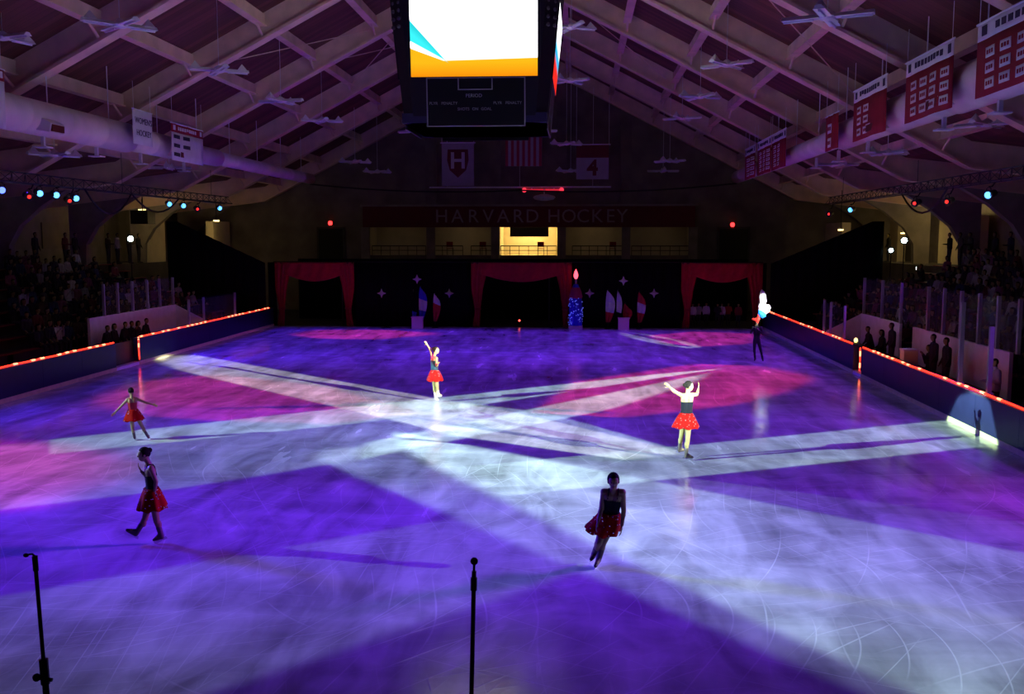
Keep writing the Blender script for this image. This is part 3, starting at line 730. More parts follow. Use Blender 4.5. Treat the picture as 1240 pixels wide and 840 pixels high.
def place_pendant(x, y, z, label, first=[True]):
    if first[0]: t = P0; first[0] = False
    else: t = copy_tree(P0)
    t.location = (x, y, z); t.rotation_euler.z = random.uniform(0, 1.5); t['label'] = label
    obj('rod', path(BM(), [(0, 0, .1), (0, 0, zroof(x) + RD - z)], .012, 5), FIXT, t)
lrow = [((145, 30), 'nearest to the camera'), ((265, 85), 'second from the camera'), ((340, 122), 'third from the camera'), ((390, 146), 'fourth from the camera')]
for (px, py), lb in lrow: q = PX(px, py, -12.0); place_pendant(q.x, q.y, q.z, 'unlit four armed lamp in the left roof row, ' + lb)
for (px, py), lb in [((1002, 20), 'nearest to the camera'), ((880, 78), 'second from the camera'), ((848, 117), 'third from the camera'), ((826, 143), 'fourth from the camera')]:
    q = PX(px, py, 5.0 if px < 1000 else 5.4); place_pendant(q.x, q.y, q.z, 'unlit four armed lamp in the right roof row, ' + lb)
for px, py, Y, lb in [(692, 33, 38, 'unlit lamp hung just right of the bright screen'), (690, 98, 44.5, 'unlit lamp hung lower right of the scoreboard'), (686, 174, 57, 'unlit lamp hung beside the striped flag'),
                      (691, 207, 62, 'unlit lamp hung below the lamp beside the striped flag'), (811, 195, 58, 'unlit lamp right of the numbered banner, upper one'), (803, 207, 63, 'unlit lamp right of the numbered banner, lower one'),
                      (430, 196, 58, 'unlit lamp left of the shield banner, upper one'), (457, 208, 63, 'unlit lamp left of the shield banner, lower one'), (503, 159, 52, 'unlit lamp under the lower left corner of the scoreboard'),
                      (652, 158, 52, 'unlit lamp under the lower right corner of the scoreboard'), (3, 45, 27, 'unlit lamp cut by the left frame edge')]:
    q = PY(px, py, Y); place_pendant(q.x, q.y, q.z, lb)
for px, py, X, lb in [(66, 187, -19.0, 'unlit lamp under the left duct, nearer one'), (205, 203, -19.0, 'unlit lamp under the left duct, farther one'), (1075, 185, 12.2, 'unlit lamp under the right duct, nearer one'), (1015, 199, 12.2, 'unlit lamp under the right duct, farther one'), (1195, 150, 12.2, 'unlit lamp under the right duct near the frame edge')]:
    q = PX(px, py, X); place_pendant(q.x, q.y, q.z, lb)

# ------------------------------------------------------------------ scoreboard
def screen_material(side=False):
    m = bpy.data.materials.new('display'); m.use_nodes = True; nt = m.node_tree; N = nt.nodes; K = nt.links
    N.remove(N['Principled BSDF']); em = N.new('ShaderNodeEmission'); K.new(em.outputs[0], N['Material Output'].inputs[0])
    tc = N.new('ShaderNodeTexCoord'); sx = N.new('ShaderNodeSeparateXYZ'); K.new(tc.outputs['UV'], sx.inputs[0])
    U, V = sx.outputs[0], sx.outputs[1]
    def mth(op, a, c=0):
        n = N.new('ShaderNodeMath'); n.operation = op
        for i, v in enumerate((a, c)):
            if hasattr(v, 'is_output'): K.new(v, n.inputs[i])
            else: n.inputs[i].default_value = v
        return n.outputs[0]
    def step(a, c, w=.012):
        r = N.new('ShaderNodeMapRange'); r.inputs[1].default_value = -w; r.inputs[2].default_value = w; K.new(mth('SUBTRACT', a, c), r.inputs[0]); return r.outputs[0]
    def mix(fac, a, c):
        n = N.new('ShaderNodeMix'); n.data_type = 'RGBA'; K.new(fac, n.inputs[0])
        for i, v in ((6, a), (7, c)):
            if hasattr(v, 'is_output'): K.new(v, n.inputs[i])
            else: n.inputs[i].default_value = (*v, 1)
        return n.outputs[2]
    # upper edge of the orange field: falls from .38 at left to .21, then level
    topy = mth('MAXIMUM', mth('SUBTRACT', .375, mth('MULTIPLY', U, .62)), mth('ADD', .205, mth('MULTIPLY', U, .035)))
    orange = mth('SUBTRACT', 1, step(V, topy))
    # blue stripe: wedge from the left edge to (.28,.20)
    up = mth('SUBTRACT', .73, mth('MULTIPLY', U, 1.86)); lo = mth('SUBTRACT', .46, mth('MULTIPLY', U, .92))
    blue = mth('MULTIPLY', mth('SUBTRACT', 1, step(V, up)), step(V, lo))
    dark = mth('MULTIPLY', blue, step(V, mth('SUBTRACT', .63, mth('MULTIPLY', U, 1.5)), .05))
    c = mix(orange, (3, 3, 3), (1.0, .52, .010)); c = mix(blue, c, (.05, .95, 1.0)); c = mix(mth('MULTIPLY', dark, .45), c, (.0, .45, .55))
    c = mix(mth('MULTIPLY', orange, mth('SUBTRACT', 1, step(V, .09, .09))), c, (1.0, .30, .004))
    if side: c = mix(mth('SUBTRACT', 1, step(V, .55, .1)), (2.5, 2.5, 2.5), (.02, .55, 1.0)); c = mix(mth('SUBTRACT', 1, step(V, .32, .06)), c, (1.0, .03, .02))
    K.new(c, em.inputs[0]); em.inputs[1].default_value = 1.0
    return m
YS = 33.6
tl, tr, bl, br = PY(476, 0, YS - 2.6), PY(662, 0, YS - 2.6), PY(490, 163, YS - 2.2), PY(660, 163, YS - 2.2)
cx = (bl.x + br.x) / 2; zbot = bl.z + .35; ztop = 13.3
sc = thing('scoreboard', 'large black hanging scoreboard with a bright video screen', 'scoreboard', (cx, YS, zbot))
Hs = ztop - zbot
hb_, ht_ = 2.25, 2.72          # half widths at the bottom and the top
ch = .36
def ring(h, z):
    return [(-h + ch, -h, z), (h - ch, -h, z), (h, -h + ch, z), (h, h - ch, z), (h - ch, h, z), (-h + ch, h, z), (-h, h - ch, z), (-h, -h + ch, z)]
b = BM(); r0 = [b.verts.new(v) for v in ring(hb_, 0)]; r1 = [b.verts.new(v) for v in ring(ht_, Hs)]
for i in range(8): b.faces.new((r0[i], r0[(i + 1) % 8], r1[(i + 1) % 8], r1[i]))
b.faces.new(r0[::-1]); b.faces.new(r1)
obj('cabinet', b, mat('scoreboard_black', (.016, .014, .022), .5), sc)
obj('skirt_light_box', bbox((-hb_ - .02, -hb_ - .02, 0), (hb_ + .02, hb_ + .02, .30)), mat('navy_skirt', (.03, .025, .075), .5), sc)
tilt = math.atan((ht_ - hb_) / Hs)
SCR, SCR2 = screen_material(), screen_material(True)
def face_pt(u, z, off=.03): # point on the front face, local
    y = -(hb_ + (ht_ - hb_) * z / Hs) - off; return Vector((u, y, z))
def on_face(name, u0, u1, z0, z1, m, off, thick, par, k=0, uvm=False):
    bm = BM(); q = Quaternion((0, 0, 1), k * PI / 2)
    P = [face_pt(u0, z0, off), face_pt(u1, z0, off), face_pt(u1, z1, off), face_pt(u0, z1, off)]
    Q = [p + Vector((0, thick, 0)) for p in P]
    A = [bm.verts.new(q @ p) for p in P]; B = [bm.verts.new(q @ p) for p in Q]
    f = bm.faces.new(A); uvl = bm.loops.layers.uv.new('UVMap')
    for l, c in zip(f.loops, ((0, 0), (1, 0), (1, 1), (0, 1))): l[uvl].uv = c
    for i in range(4): bm.faces.new((A[i], B[i], B[(i + 1) % 4], A[(i + 1) % 4]))
    bm.faces.new(B[::-1]); bmesh.ops.recalc_face_normals(bm, faces=bm.faces[:])
    if uvm:
        for g in bm.faces: g.material_index = 0 if g is f else 1
        return obj(name, bm, [m, BLK], par)
    return obj(name, bm, m, par)
fy = YS - 2.5
def fu(px): return PY(px, 60, fy).x - cx
def fz(py): return PY(575, py, fy).z - zbot
LINE = mat('scoreboard_line', (.34, .32, .36), .5)
for k in range(4):
    on_face('video_screen', fu(497), fu(651), fz(92), fz(-1), SCR if k == 0 else SCR2, .05, .05, sc, k, True)
    pa = on_face('score_panel', fu(515), fu(636), fz(152), fz(93), mat('score_black', (.010, .010, .012), .35), .02, .03, sc, k)
    for (u0, u1, z0, z1) in [(515, 516.4, 152, 93), (634.6, 636, 152, 93), (515, 636, 152, 150.8), (515, 636, 94, 92.9), (553.4, 554.8, 108, 93), (594.6, 596, 108, 93), (553.4, 596, 108, 106.8)]:
        on_face('border_line', fu(u0), fu(u1), fz(z0), fz(z1), LINE, .03, .01, pa, k)
    for txt, px, py, sz in (('PERIOD', 573, 115, .15), ('PLYR', 523.5, 124, .122), ('PENALTY', 543, 124, .122), ('PLYR', 602, 124, .122), ('PENALTY', 621.5, 124, .122), ('SHOTS', 560, 131, .122), ('ON', 574.5, 131, .122), ('GOAL', 588, 131, .122)):
        o = link('lettering', text_mesh(txt, sz, .004), LINE, pa); q = Quaternion((0, 0, 1), k * PI / 2)
        o.rotation_euler = (q @ Quaternion((1, 0, 0), PI / 2)).to_euler(); o.location = q @ face_pt(fu(px), fz(py), .035)
for k in range(4):      # speaker grilles in the cut corners
    q = Quaternion((0, 0, 1), k * PI / 2)
    zc = fz(16); h = hb_ + (ht_ - hb_) * zc / Hs
    for r in range(4):
        for c_ in range(2):
            bm = BM(); ball(bm, (q @ Vector((h - ch / 2 + .02 + (c_ - .5) * .2, -h + ch / 2 - .02 + (c_ - .5) * .2, zc + (r - 1.5) * .24))), .07, sub=1)
            obj('corner_speaker', bm, mat('grille_grey', (.09, .08, .10), .6), sc)
for a in (-1, 1):
    for c_ in (-1, 1): obj('hanger_cable', path(BM(), [(a * 2, c_ * 2, Hs), (a * 1.6, c_ * 1.6, zroof(cx + a * 1.6) + RD - zbot)], .03, 6), DSTEEL, sc)

# ------------------------------------------------------------------ flags and banners over the far end
YB = 61.0
def rect(px0, py0, px1, py1, Y): a = PY(px0, py0, Y); b_ = PY(px1, py1, Y); return a.x, b_.x, b_.z, a.z
x0, x1, z0, z1 = rect(535, 173, 574, 225, YB)
t = thing('banner', 'grey banner with a dark shield bearing a letter H', 'banner', ((x0 + x1) / 2, YB, z0), 0, 'cloth hung over the far end'); hw_, hh_ = (x1 - x0) / 2, z1 - z0
GREYC = mat('grey_cloth', (.34, .30, .36), .8, noise=.15, nscale=2)
obj('cloth', bbox((-hw_, -.015, 0), (hw_, .015, hh_)), GREYC, t); obj('rod', path(BM(), [(-hw_ - .1, 0, hh_), (hw_ + .1, 0, hh_)], .03, 6), FIXT, t)
sh = [(-.62, 2.2), (.62, 2.2), (.66, 1.55), (.5, .95), (0, .5), (-.5, .95), (-.66, 1.55)]
b = prism(BM(), [(u, v) for u, v in sh], 1, -.03, -.017); s_ = obj('shield', b, MAROONP, t)
o = link('lettering', text_mesh('H', 1.35, .008, .03), mat('shield_letter', (.50, .46, .50), .7), s_); o.rotation_euler = (PI / 2, 0, 0); o.location = (0, -.045, 1.48)
for a in (-1, 1): obj('cord', path(BM(), [(a * hw_, 0, hh_), (a * hw_, 0, zroof((x0 + x1) / 2 + a * hw_) - z0)], .012, 4), FIXT, t)
x0, x1, z0, z1 = rect(612, 168, 656, 201, YB)
t = thing('flag', 'striped red and white flag hung stripes down', 'flag', ((x0 + x1) / 2, YB, z0), 0, 'cloth hung over the far end'); hw_, hh_ = (x1 - x0) / 2, z1 - z0
FR_, FW_ = mat('flag_red', (.30, .03, .05), .8), mat('flag_white', (.34, .30, .33), .8)
for k in range(13): obj('stripe', bbox((-hw_ + 2 * hw_ * k / 13, -.012 - .004 * (k % 2), 0), (-hw_ + 2 * hw_ * (k + 1) / 13, .012, hh_)), FR_ if k % 2 == 0 else FW_, t)
obj('canton', bbox((-hw_, -.03, hh_), (.1, .012, hh_ + 1.0)), mat('flag_blue', (.02, .02, .09), .8), t)
for k in range(7, 13): obj('stripe', bbox((-hw_ + 2 * hw_ * k / 13 + (.0 if k > 7 else .14), -.012 - .004 * (k % 2), hh_), (-hw_ + 2 * hw_ * (k + 1) / 13, .012, hh_ + 1.0)), FR_ if k % 2 == 0 else FW_, t)
obj('rod', path(BM(), [(-hw_ - .1, 0, hh_ + 1.0), (hw_ + .1, 0, hh_ + 1.0)], .03, 6), FIXT, t)
x0, x1, z0, z1 = rect(698, 175, 737, 217, YB)
t = thing('banner', 'retired number banner with 4 below a dark red band', 'banner', ((x0 + x1) / 2, YB, z0), 0, 'cloth hung over the far end'); hw_, hh_ = (x1 - x0) / 2, z1 - z0
obj('cloth', bbox((-hw_, -.015, 0), (hw_, .015, hh_ * .62)), GREYC, t); obj('band', bbox((-hw_, -.015, hh_ * .62), (hw_, .015, hh_)), MAROONP, t)
o = link('lettering', text_mesh('4', 1.25, .008, .05), MAROONP, t); o.rotation_euler = (PI / 2, 0, 0); o.location = (0, -.03, hh_ * .31)
obj('rod', path(BM(), [(-hw_ - .1, 0, hh_), (hw_ + .1, 0, hh_)], .03, 6), FIXT, t)
for a in (-1, 1): obj('cord', path(BM(), [(a * hw_, 0, hh_), (a * hw_, 0, zroof((x0 + x1) / 2 + a * hw_) - z0)], .012, 4), FIXT, t)
# long pipe and sagging cable across the far end, red lit bar and lamp under it
pa, pb = PY(520, 227, YB + 2), PY(740, 227, YB + 2)
t = thing('ceiling_pipe', 'thin grey pipe hung level across the far end', 'pipe', pa); obj('pipe', path(BM(), [(0, 0, 0), (pb.x - pa.x, 0, 0)], .05, 8), FIXT, t)
for k in (.1, .5, .9): obj('hanger', path(BM(), [((pb.x - pa.x) * k, 0, 0), ((pb.x - pa.x) * k, 0, zroof(pa.x + (pb.x - pa.x) * k) - pa.z)], .012, 4), FIXT, t)
ra, rb = PY(635, 230, YB + 1.8), PY(680, 230, YB + 1.8)
t = thing('red_light_bar', 'glowing red light bar under the level pipe', 'light', (ra + rb) / 2); L = (rb.x - ra.x) / 2
obj('tube', path(BM(), [(-L, 0, 0), (L, 0, 0)], .07, 8), mat('red_glow', (.5, .02, .05), .4, emit=(1, .03, .07), estr=.55), t)
for a in (-1, 1): obj('end_lamp', ball(BM(), (a * L, 0, 0), .15), mat('red_glow_hot', (.5, .02, .05), .4, emit=(1, .04, .08), estr=1.2), t); obj('clip', bbox((a * L * .6 - .03, -.03, 0), (a * L * .6 + .03, .03, .2)), FIXT, t)
q = PY(659, 239, YB + 1.5); t = thing('bowl_lamp', 'pale oval lamp under the red light bar', 'lamp', q)
obj('bowl', lathe(BM(), [(.2, .2), (.62, .1), (.7, 0), (.6, -.12), (.2, -.2)], 16), CLOTHW, t); obj('stem', path(BM(), [(0, 0, .2), (0, 0, .55)], .03, 6), FIXT, t)
def cable(label, pts, sag, r=.03):
    pts = [Vector(p) for p in pts]; P = []
    for a, b_ in zip(pts, pts[1:]):
        for i in range(8): u = i / 8; P.append(a.lerp(b_, u) - Vector((0, 0, sag * 4 * u * (1 - u))))
    P.append(pts[-1]); p0 = P[0]
    tag(obj('cable', path(BM(), [p - p0 for p in P], r, 6), BLK), label, 'cable'); bpy.data.objects[-1 if False else COL.objects[-1].name].location = p0
cable('long black cable strung across the far end under the lamps', [(-16.3, 59.9, 8.1), (-3.5, 60, 7.7), (9.3, 59.9, 8.06)], .25, .05)
cable('black cable sagging below the left truss, nearer loop', [(-18.8, 37, 6.7), (-18.8, 41, 6.7)], .9, .04)
cable('black cable sagging below the left truss, farther loop', [(-18.8, 41, 6.7), (-18.8, 46, 6.7)], .7, .04)
cable('black cable sagging below the right truss', [(13.2, 37, 6.6), (13.2, 42, 6.6)], .8, .04)
# ------------------------------------------------------------------ side trusses and coloured cans
def truss(label, X, z, y0, y1):
    t = thing('lighting_truss', label, 'truss', (X, y0, z)); L = y1 - y0
    for (dx, dz) in ((-.2, .35), (.2, .35), (0, .7)): obj('chord', path(BM(), [(dx, 0, dz), (dx, L, dz)], .025, 6), DSTEEL, t)
    n = int(L / .8); b = BM()
    for k in range(n):
        ya, yb = L * k / n, L * (k + 1) / n
        for dx in (-.2, .2): path(b, [(dx, ya, .35), (0, (ya + yb) / 2, .7)], .012, 4); path(b, [(0, (ya + yb) / 2, .7), (dx, yb, .35)], .012, 4)
    obj('lacing', b, DSTEEL, t)
    for k in (.1, .5, .9): obj('hanger', path(BM(), [(0, L * k, .7), (0, L * k, zroof(X) - z)], .012, 4), DSTEEL, t)
XTL, XTR, ZT = -19.0, 13.0, 6.35
truss('dark lighting truss over the left stand carrying coloured lamps', XTL, ZT, 28, 53.2)
truss('dark lighting truss over the right stand carrying coloured lamps', XTR, ZT - .1, 26, 53.2)
def can(px, py, X, colname, label):
    q = PX(px, py, X); s = 1 if X < 0 else -1
    t = thing('stage_lamp', label, 'lamp', q, 0, 'coloured stage lamps on the trusses')
    d = (Vector((XC, q.y * .55, 1.5)) - q).normalized(); r = d.to_track_quat('Z', 'Y')
    obj('can', lathe(BM(), [(.03, -.42), (.11, -.38), (.12, -.1), (.14, 0), (.15, .04)], 14, q=r), BLK, t)
    c, e = {'blue': ((.10, .42, 1), 3.2), 'deep blue': ((.08, .14, 1), 4), 'red': ((1, .03, .02), 1.6)}[colname]
    obj('lens', lathe(BM(), [(.115, .03), (.10, .06), (.035, .08)] if colname != 'red' else [(.07, .03), (.06, .06), (.02, .07)], 14, q=r), mat('lens_' + colname.replace(' ', '_'), c, .3, emit=c, estr=e), t)
    top = (ZT + .36 if X < 0 else ZT + .26) - q.z
    obj('yoke', path(BM(), [(0, -.17, -.05), (0, -.17, .2), (0, 0, .26), (0, .17, .2), (0, .17, -.05)], .015, 5), BLK, t); obj('clamp', path(BM(), [(0, 0, .26), (.1, 0, .27), (.2, 0, max(top, .3))], .025, 6), BLK, t)
for px, py, c, lb in [(2, 230, 'deep blue', 'glowing blue stage lamp at the left frame edge'), (48, 234, 'blue', 'glowing blue stage lamp, first of the left cluster of three'), (68, 236, 'blue', 'glowing blue stage lamp, middle of the left cluster of three'),
                      (92, 240, 'blue', 'glowing blue stage lamp, last of the left cluster of three'), (35, 238, 'red', 'dim red stage lamp beside the left blue cluster'), (84, 243, 'red', 'dim red stage lamp within the left blue cluster'),
                      (205, 247, 'blue', 'glowing blue stage lamp, nearer of a pair over left stand'), (222, 249, 'blue', 'glowing blue stage lamp, farther of a pair over left stand'), (266, 252, 'blue', 'lone glowing blue stage lamp far along the left truss'), (239, 253, 'red', 'tiny red stage lamp far along the left truss')]: can(px, py, XTL, c, lb)
for px, py, c, lb in [(1197, 236, 'blue', 'glowing blue stage lamp over the right stand, nearer one'), (1030, 254, 'blue', 'glowing blue stage lamp over the right stand, farther one'), (1147, 244, 'red', 'red stage lamp beside the nearer right blue lamp'), (1108, 246, 'red', 'red stage lamp midway on the right truss'), (1004, 259, 'red', 'red stage lamp at the far end of the right truss')]: can(px, py, XTR, c, lb)
# bright lamps in the stands
def floor_lamp(px, py, X, r, label, e=14, col=(.75, 1, .9), zf=ZTOP):
    q = PX(px, py, X); t = thing('follow_spot', label, 'lamp', (q.x, q.y, zf)); h = q.z - zf
    d = (_C - q).normalized(); rq = d.to_track_quat('Z', 'Y'); c = Vector((0, 0, h))
    obj('housing', lathe(BM(), [(.06, -.7), (.16, -.6), (.16, -.05), (.19, 0)], 14, c, rq), BLK, t)
    obj('lens', lathe(BM(), [(r, 0), (r * .9, .03), (r * .3, .05)], 14, c, rq), mat('white_lens', (1, 1, 1), .3, emit=col, estr=e), t)
    obj('pole', path(BM(), [(0, 0, .3), (0, 0, h - .16)], .03, 6), BLK, t)
    for k in range(3): a = k * 2 * PI / 3; obj('leg', path(BM(), [(0, 0, .55), (.4 * math.cos(a), .4 * math.sin(a), .02)], .02, 5), BLK, t)
floor_lamp(158, 289, -23.3, .14, 'dazzling white lamp at the top of the left stand', 30, zf=Z0 + 5 * RDZ)
floor_lamp(1095, 291, 16.35, .14, 'white round lamp at the top of the right stand, upper one', 8, zf=Z0 + 5 * RDZ)
floor_lamp(1079, 303, 16.35, .11, 'white round lamp at the top of the right stand, lower one', 8, zf=Z0 + 5 * RDZ)

# ------------------------------------------------------------------ stage: black drape, three red portals, ornaments
HC = 3.52
def drape(bm, x0, x1, z0, z1, y, amp=.06, per=.5, ztopf=None):
    n = max(4, int((x1 - x0) / (per / 4))); F = []; B = []
    for i in range(n + 1):
        x = x0 + (x1 - x0) * i / n; o = amp * math.sin(2 * PI * x / per) + .4 * amp * math.sin(2 * PI * x / per * 2.3 + 1)
        zt = ztopf(x) if ztopf else z1
        F.append((bm.verts.new((x, y + o, z0)), bm.verts.new((x, y + o, zt)))); B.append((bm.verts.new((x, y + o + .02, z0)), bm.verts.new((x, y + o + .02, zt))))
    for i in range(n):
        bm.faces.new((F[i][0], F[i + 1][0], F[i + 1][1], F[i][1])); bm.faces.new((B[i + 1][0], B[i][0], B[i][1], B[i + 1][1])); bm.faces.new((F[i][1], F[i + 1][1], B[i + 1][1], B[i][1])); bm.faces.new((F[i][0], B[i][0], B[i + 1][0], F[i + 1][0]))
    bm.faces.new((F[0][0], F[0][1], B[0][1], B[0][0])); bm.faces.new((F[-1][0], B[-1][0], B[-1][1], F[-1][1]))
    return bm
portal_px = [(335, 430), (571, 692), (824, 926)]
ports = [(PY(a, 390, YF).x, PY(b_, 390, YF).x) for a, b_ in portal_px]
ports[2] = (ports[2][0], min(ports[2][1], XR - .05))
edges = [XL - .3] + [v for p in ports for v in p] + [XR + .2]
names = ['black stage drape at the far left end', 'black stage drape between the left and middle portals', 'black stage drape between the middle and right portals', 'black stage drape at the far right end']
for i in range(4):
    a, b_ = edges[2 * i], edges[2 * i + 1]
    if b_ - a < .15: continue
    tag(obj('stage_drape', drape(BM(), a, b_, .01, HC, YF + .15), BLACK, None, True), names[i], 'curtain', 'black drapes of the stage')
tag(obj('back_drape', drape(BM(), XL, XR, .01, HC + .1, YF + 5), BLACK, None, True), 'black backdrop seen through the three red portals', 'curtain')
pl = thing('drape_pipe', 'black pipe frame along the top of the stage drapes', 'pipe', (XL, YF + .2, 0)); obj('rail', path(BM(), [(0, 0, HC + .03), (XR - XL, 0, HC + .03)], .03, 6), BLK, pl)
for k in range(8): obj('upright', path(BM(), [((XR - XL) * k / 7, .1, 0), ((XR - XL) * k / 7, .1, HC + .03)], .03, 6), BLK, pl)
for i, (a, b_) in enumerate(ports):
    W = b_ - a; t = thing('red_portal', 'red velvet portal with swagged valance, ' + ['leftmost of three', 'middle and widest of three', 'rightmost of three'][i], 'curtain', ((a + b_) / 2, YF - .05, 0), 0, 'red stage portals')
    def grid_sheet(f, nx, nz, par, nm):
        b = BM(); Fv = [[b.verts.new(f(u / nx, v / nz, 0)) for v in range(nz + 1)] for u in range(nx + 1)]; Bv = [[b.verts.new(f(u / nx, v / nz, .03)) for v in range(nz + 1)] for u in range(nx + 1)]
        for u in range(nx):
            for v in range(nz):
                b.faces.new((Fv[u][v], Fv[u + 1][v], Fv[u + 1][v + 1], Fv[u][v + 1])); b.faces.new((Bv[u][v + 1], Bv[u + 1][v + 1], Bv[u + 1][v], Bv[u][v]))
        for u in range(nx):
            b.faces.new((Fv[u][0], Bv[u][0], Bv[u + 1][0], Fv[u + 1][0])); b.faces.new((Fv[u][nz], Fv[u + 1][nz], Bv[u + 1][nz], Bv[u][nz]))
        for v in range(nz):
            b.faces.new((Fv[0][v], Fv[0][v + 1], Bv[0][v + 1], Bv[0][v])); b.faces.new((Fv[nx][v], Bv[nx][v], Bv[nx][v + 1], Fv[nx][v + 1]))
        return obj(nm, b, REDV, par, True)
    hw_ = W / 2
    for s in (-1, 1):
        def side(u, v, o, s=s):
            z = .01 + (HC - .01) * v
            tie = 1.0                                   # drapes are gathered at about one metre
            w = .30 + .10 * max(0, (tie - z) / tie) if z < tie else .30 + (.98 - .30) * ((z - tie) / (HC - tie)) ** .85
            xo = hw_ - .10 * max(0, 1 - abs(z - .9) / 1.2) * 2
            x = xo - w * u; return (s * x, o + .07 * math.sin(u * 22) - .03, z)
        grid_sheet(side, 16, 14, t, 'side_drape')
        obj('tie_band', bbox((min(s * (hw_ - .18), s * (hw_ - .52)), -.12, .96), (max(s * (hw_ - .18), s * (hw_ - .52)), .08, 1.06)), MAROON, t)
    def val(u, v, o):
        x = -hw_ + .5 + (W - 1.0) * u; low = HC - .62 - .42 * math.sin(PI * u)
        z = low + (HC - low) * v; return (x, o - .10 + .05 * math.sin(u * 34 + 3 * (1 - v)), z)
    grid_sheet(val, 36, 8, t, 'valance')
    obj('header_board', bbox((-hw_, -.02, HC - .06), (hw_, .1, HC + .02)), MAROONP, t)
# black drapes that close the ends of the stands, top falling towards the ice
YD = YF - .4; dl, dr = PY(201, 268, YD), PY(1071, 268, YD)
tag(obj('end_drape', drape(BM(), dl.x, XL - .3, 0, 4, YD, .05, .6, lambda x: 3.5 + (dl.z - 3.5) * min(1, max(0, (XL - .3 - x) / (XL - .9 - dl.x)))), BLACK, None, True), 'tall sloping black drape at the end of the left stand', 'curtain')
tag(obj('end_drape', drape(BM(), XR + .3, dr.x, 0, 4, YD, .05, .6, lambda x: 3.5 + (dr.z - 3.5) * min(1, max(0, (x - XR - .3) / (dr.x - XR - .9)))), BLACK, None, True), 'tall sloping black drape at the end of the right stand', 'curtain')
ORN = mat('silver_ornament', (.55, .48, .55), .4, .3)
def star(px, py, lab, r=.26):
    q = PY(px, py, YF + .03); b = BM(); c0 = b.verts.new((0, -.06, 0)); c1 = b.verts.new((0, .06, 0)); rg = []
    for k in range(8): a = k * PI / 4; rr = r if k % 2 == 0 else r * .42; rg.append(b.verts.new((rr * math.sin(a), 0, rr * math.cos(a))))
    for k in range(8): b.faces.new((c0, rg[k], rg[(k + 1) % 8])); b.faces.new((c1, rg[(k + 1) % 8], rg[k]))
    o = tag(obj('star_ornament', b, ORN), lab, 'ornament', 'silver stars on the black drapes'); o.location = q
for px, py, lb in [(462, 355, 'silver star on black drape by the left portal'), (505, 338, 'silver star above the blue flag'), (544, 355, 'silver star on black drape left of the middle portal'),
                   (714, 355, 'silver star just right of the starry blue tower'), (755, 340, 'highest silver star right of the middle portal'), (792, 355, 'silver star on black drape left of the right portal')]: star(px, py, lb)
# gilt and fabric flags on poles
def stage_flag(px, py_top, py_bot, cols, label, w=.34, Y=YF - .5):
    q = PY(px, py_bot, Y); zt_ = PY(px, py_top, Y).z; t = thing('stage_flag', label, 'flag', (q.x, Y, 0), 0, 'furled flags before the stage drapes')
    obj('pole', path(BM(), [(0, 0, .05), (0, 0, zt_)], .02, 6), BLK, t); obj('foot', lathe(BM(), [(.2, 0), (.18, .04), (.03, .07)], 12), BLK, t)
    z = zt_ - .05; zlow = .35; n = len(cols)
    for k, c in enumerate(cols):
        za = z - (z - zlow) * k / n; zb = z - (z - zlow) * (k + 1) / n; b = BM(); R = []
        for j in range(4):
            v = j / 3; zz = za + (zb - za) * v; T = (k + v) / n; ww = w * (.22 + .78 * math.sin(PI * (.10 + .8 * T ** .75))); rg = []
            for i in range(13): a = i / 12; rg.append(b.verts.new((ww * (a - .2) - .12 * T * w, -.05 + .05 * math.sin(a * 14 + T * 2), zz - .25 * a * (1 - T))))
            for i in range(12, -1, -1): a = i / 12; rg.append(b.verts.new((ww * (a - .2) - .12 * T * w, -.03 + .05 * math.sin(a * 14 + T * 2), zz - .25 * a * (1 - T))))
            R.append(rg)
        for A, B in zip(R, R[1:]):
            for i in range(26): b.faces.new((A[i], A[(i + 1) % 26], B[(i + 1) % 26], B[i]))
        b.faces.new(R[0]); b.faces.new(R[-1][::-1]); bmesh.ops.recalc_face_normals(b, faces=b.faces[:])
        obj('cloth', b, c, t, True)
CB, CW_, CR = mat('cloth_blue', (.04, .05, .55), .7), mat('cloth_white', (.62, .60, .72), .7), mat('cloth_red', (.50, .02, .04), .7)
stage_flag(510, 346, 394, [CB, CW_, CB], 'blue and white furled flag left of the middle portal', .45)
stage_flag(501, 350, 394, [BLACK, BLACK, CB], 'dark furled flag beside the blue and white one', .3)
stage_flag(527, 354, 394, [CW_, CR, CR], 'dim red furled flag with a white tip', .4)
stage_flag(736, 350, 394, [CW_, CW_, CR], 'white over red furled flag right of the starry tower', .5)
stage_flag(748, 350, 394, [CW_, CW_, BLACK], 'narrow white furled flag, middle of the right three', .3)
stage_flag(757, 366, 394, [CR, CR], 'low dark red furled flag behind the pink box', .5, YF - .25)
stage_flag(774, 352, 394, [CR, CW_, CR], 'red and white furled flag left of the right portal', .45)
PINKB = mat('pale_pink_box', (.72, .45, .48), .7)
for px, lab in ((506, 'pale pink box below the blue and white flag'), (755, 'pale pink box below the right hand flags')):
    q = PY(px, 397, YF - .85); t = thing('plinth', lab, 'plinth', (q.x, YF - .95, 0), 0, 'pink boxes before the drapes')
    obj('body', bbox((-.28, -.25, .0), (.28, .25, .60)), PINKB, t); obj('top_board', bbox((-.31, -.28, .60), (.31, .28, .64)), PINKB, t)
